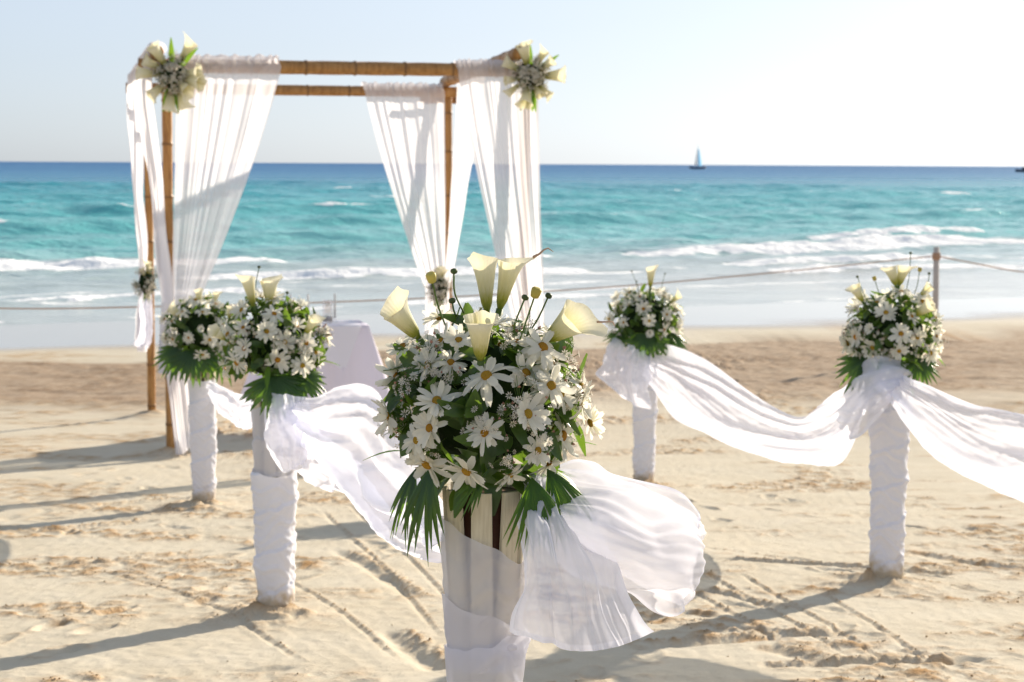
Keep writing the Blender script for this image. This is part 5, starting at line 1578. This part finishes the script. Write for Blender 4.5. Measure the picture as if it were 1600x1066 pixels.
# ------------------------------------------------------------------ rope fence along the shore
fence = thing('rope_fence', 'rope barrier sagging from a grey post along the shore', 'rope fence', (5.53, 24.0, zg(5.53, 24.0)))
for (px, py, top) in ((*(5.503, 24.000, 1.436)[:2], (5.500, 24.000, 1.553)[2]), (*(-7.140, 18.200, 1.219)[:2], (-7.138, 18.200, 1.270)[2]), (*(9.904, 26.500, 1.243)[:2], (9.901, 26.500, 1.334)[2])):
    z0 = zg(px, py)
    obj('post', tube_data('post', local(fence, [(px, py, z0 - 0.2), (px + 0.006, py, (z0 + top) / 2), (px, py, top)]), [0.042, 0.040, 0.037], M['grey_wood'], 10), fence)
obj('rope', tube_data('rope', local(fence, [tuple(v) for v in catmull([(5.491, 23.950, 1.439), (3.452, 23.200, 1.273), (1.550, 22.400, 1.147), (-0.301, 21.500, 1.076), (-2.014, 20.700, 1.045), (-3.782, 19.800, 1.055), (-5.279, 19.000, 1.090), (-7.140, 18.200, 1.232)], 90)]), 0.008, M['rope'], 6), fence)
obj('rope', tube_data('rope', local(fence, [tuple(v) for v in catmull([(5.491, 23.950, 1.439), (6.164, 24.400, 1.310), (6.924, 25.000, 1.177), (7.978, 25.600, 1.121), (9.885, 26.450, 1.263)], 40)]), 0.009, M['rope'], 6), fence)
obj('rope_knot', lathe_data('rope_knot', [(0.045, -0.05), (0.058, -0.035), (0.05, -0.015), (0.060, 0.0), (0.05, 0.015), (0.058, 0.03), (0.045, 0.045)], M['rope'], 12), fence, Vector((5.503, 24.000, 1.436)) - fence.location)

# ------------------------------------------------------------------ boats far out
def boat(label, loc, L, sail, rz=0.0):
    t = thing('sailing_boat' if sail else 'motor_boat', label, 'boat', loc, rz)
    V = []; n = 11
    for i in range(n):
        u = -1 + 2 * i / (n - 1)
        w = 0.11 * L * (1 - abs(u) ** 2.4) + 0.01; z0 = -0.03 * L + 0.02 * L * u ** 4; z1 = 0.07 * L + 0.05 * L * u ** 2
        V += [(u * L / 2, -w, z1), (u * L / 2, -0.4 * w, z0), (u * L / 2, 0.4 * w, z0), (u * L / 2, w, z1)]
    Fc = []
    for i in range(n - 1):
        for k in range(4):
            k2 = (k + 1) % 4
            Fc.append((i * 4 + k, i * 4 + k2, (i + 1) * 4 + k2, (i + 1) * 4 + k))
    Fc += [(3, 2, 1, 0), tuple(range((n - 1) * 4, n * 4))]
    obj('hull', mesh_data('hull', V, Fc, M['hull'], False), t)
    if sail:
        obj('mast', tube_data('mast', [(0, 0, 0), (0, 0, 1.25 * L)], 0.012 * L, M['hull'], 8), t)
        S = []
        for i in range(9):
            f = i / 8
            for j in range(6):
                gx = j / 5
                S.append((0.02 * L + gx * 0.26 * L * (1 - f) ** 0.8, 0.06 * L * math.sin(math.pi * gx) * (1 - f), 0.16 * L + f * 1.05 * L))
        obj('mainsail', mesh_data('mainsail', S, [(i * 6 + j, i * 6 + j + 1, i * 6 + j + 7, i * 6 + j + 6) for i in range(8) for j in range(5)], M['sail']), t)
        S = [(-0.03 * L, 0, 1.1 * L), (-0.20 * L, 0, 0.10 * L), (-0.05 * L, 0.05 * L, 0.16 * L), (-0.10 * L, 0.05 * L, 0.5 * L)]
        obj('jib', mesh_data('jib', S, [(0, 1, 3), (1, 2, 3), (2, 0, 3)], M['candle']), t)
        for s in (-1, 1):
            obj('outrigger', tube_data('outrigger', [(-0.4 * L, s * 0.35 * L, 0.06 * L), (0, s * 0.36 * L, 0.0), (0.4 * L, s * 0.35 * L, 0.06 * L)], 0.012 * L, M['hull'], 6), t)
            obj('outrigger_arm', tube_data('outrigger_arm', [(0, 0, 0.10 * L), (0, s * 0.36 * L, 0.01 * L)], 0.010 * L, M['hull'], 6), t)
    else:
        bm = bmesh.new(); bmesh.ops.create_cube(bm, size=1)
        for v in bm.verts:
            k = 0.8 if v.co.z > 0 else 1.0
            v.co = Vector((v.co.x * 0.42 * L * k - 0.03 * L, v.co.y * 0.16 * L * k, 0.14 * L + v.co.z * 0.12 * L))
        me = bpy.data.meshes.new('cabin'); bm.to_mesh(me); bm.free(); me.materials.append(M['hull'])
        obj('cabin', me, t)
    return t
sb = (109.421, 1100.000, 0.882)
boat('little sailing boat with a pale blue sail on the horizon', (sb[0], 1100.0, 0.3), 11.0, True, math.radians(25))
mb = (221.854, 800.000, 0.959)
boat('dark boat cut off by the right edge of the sea', (mb[0], 800.0, 0.2), 11.0, False, math.radians(5))
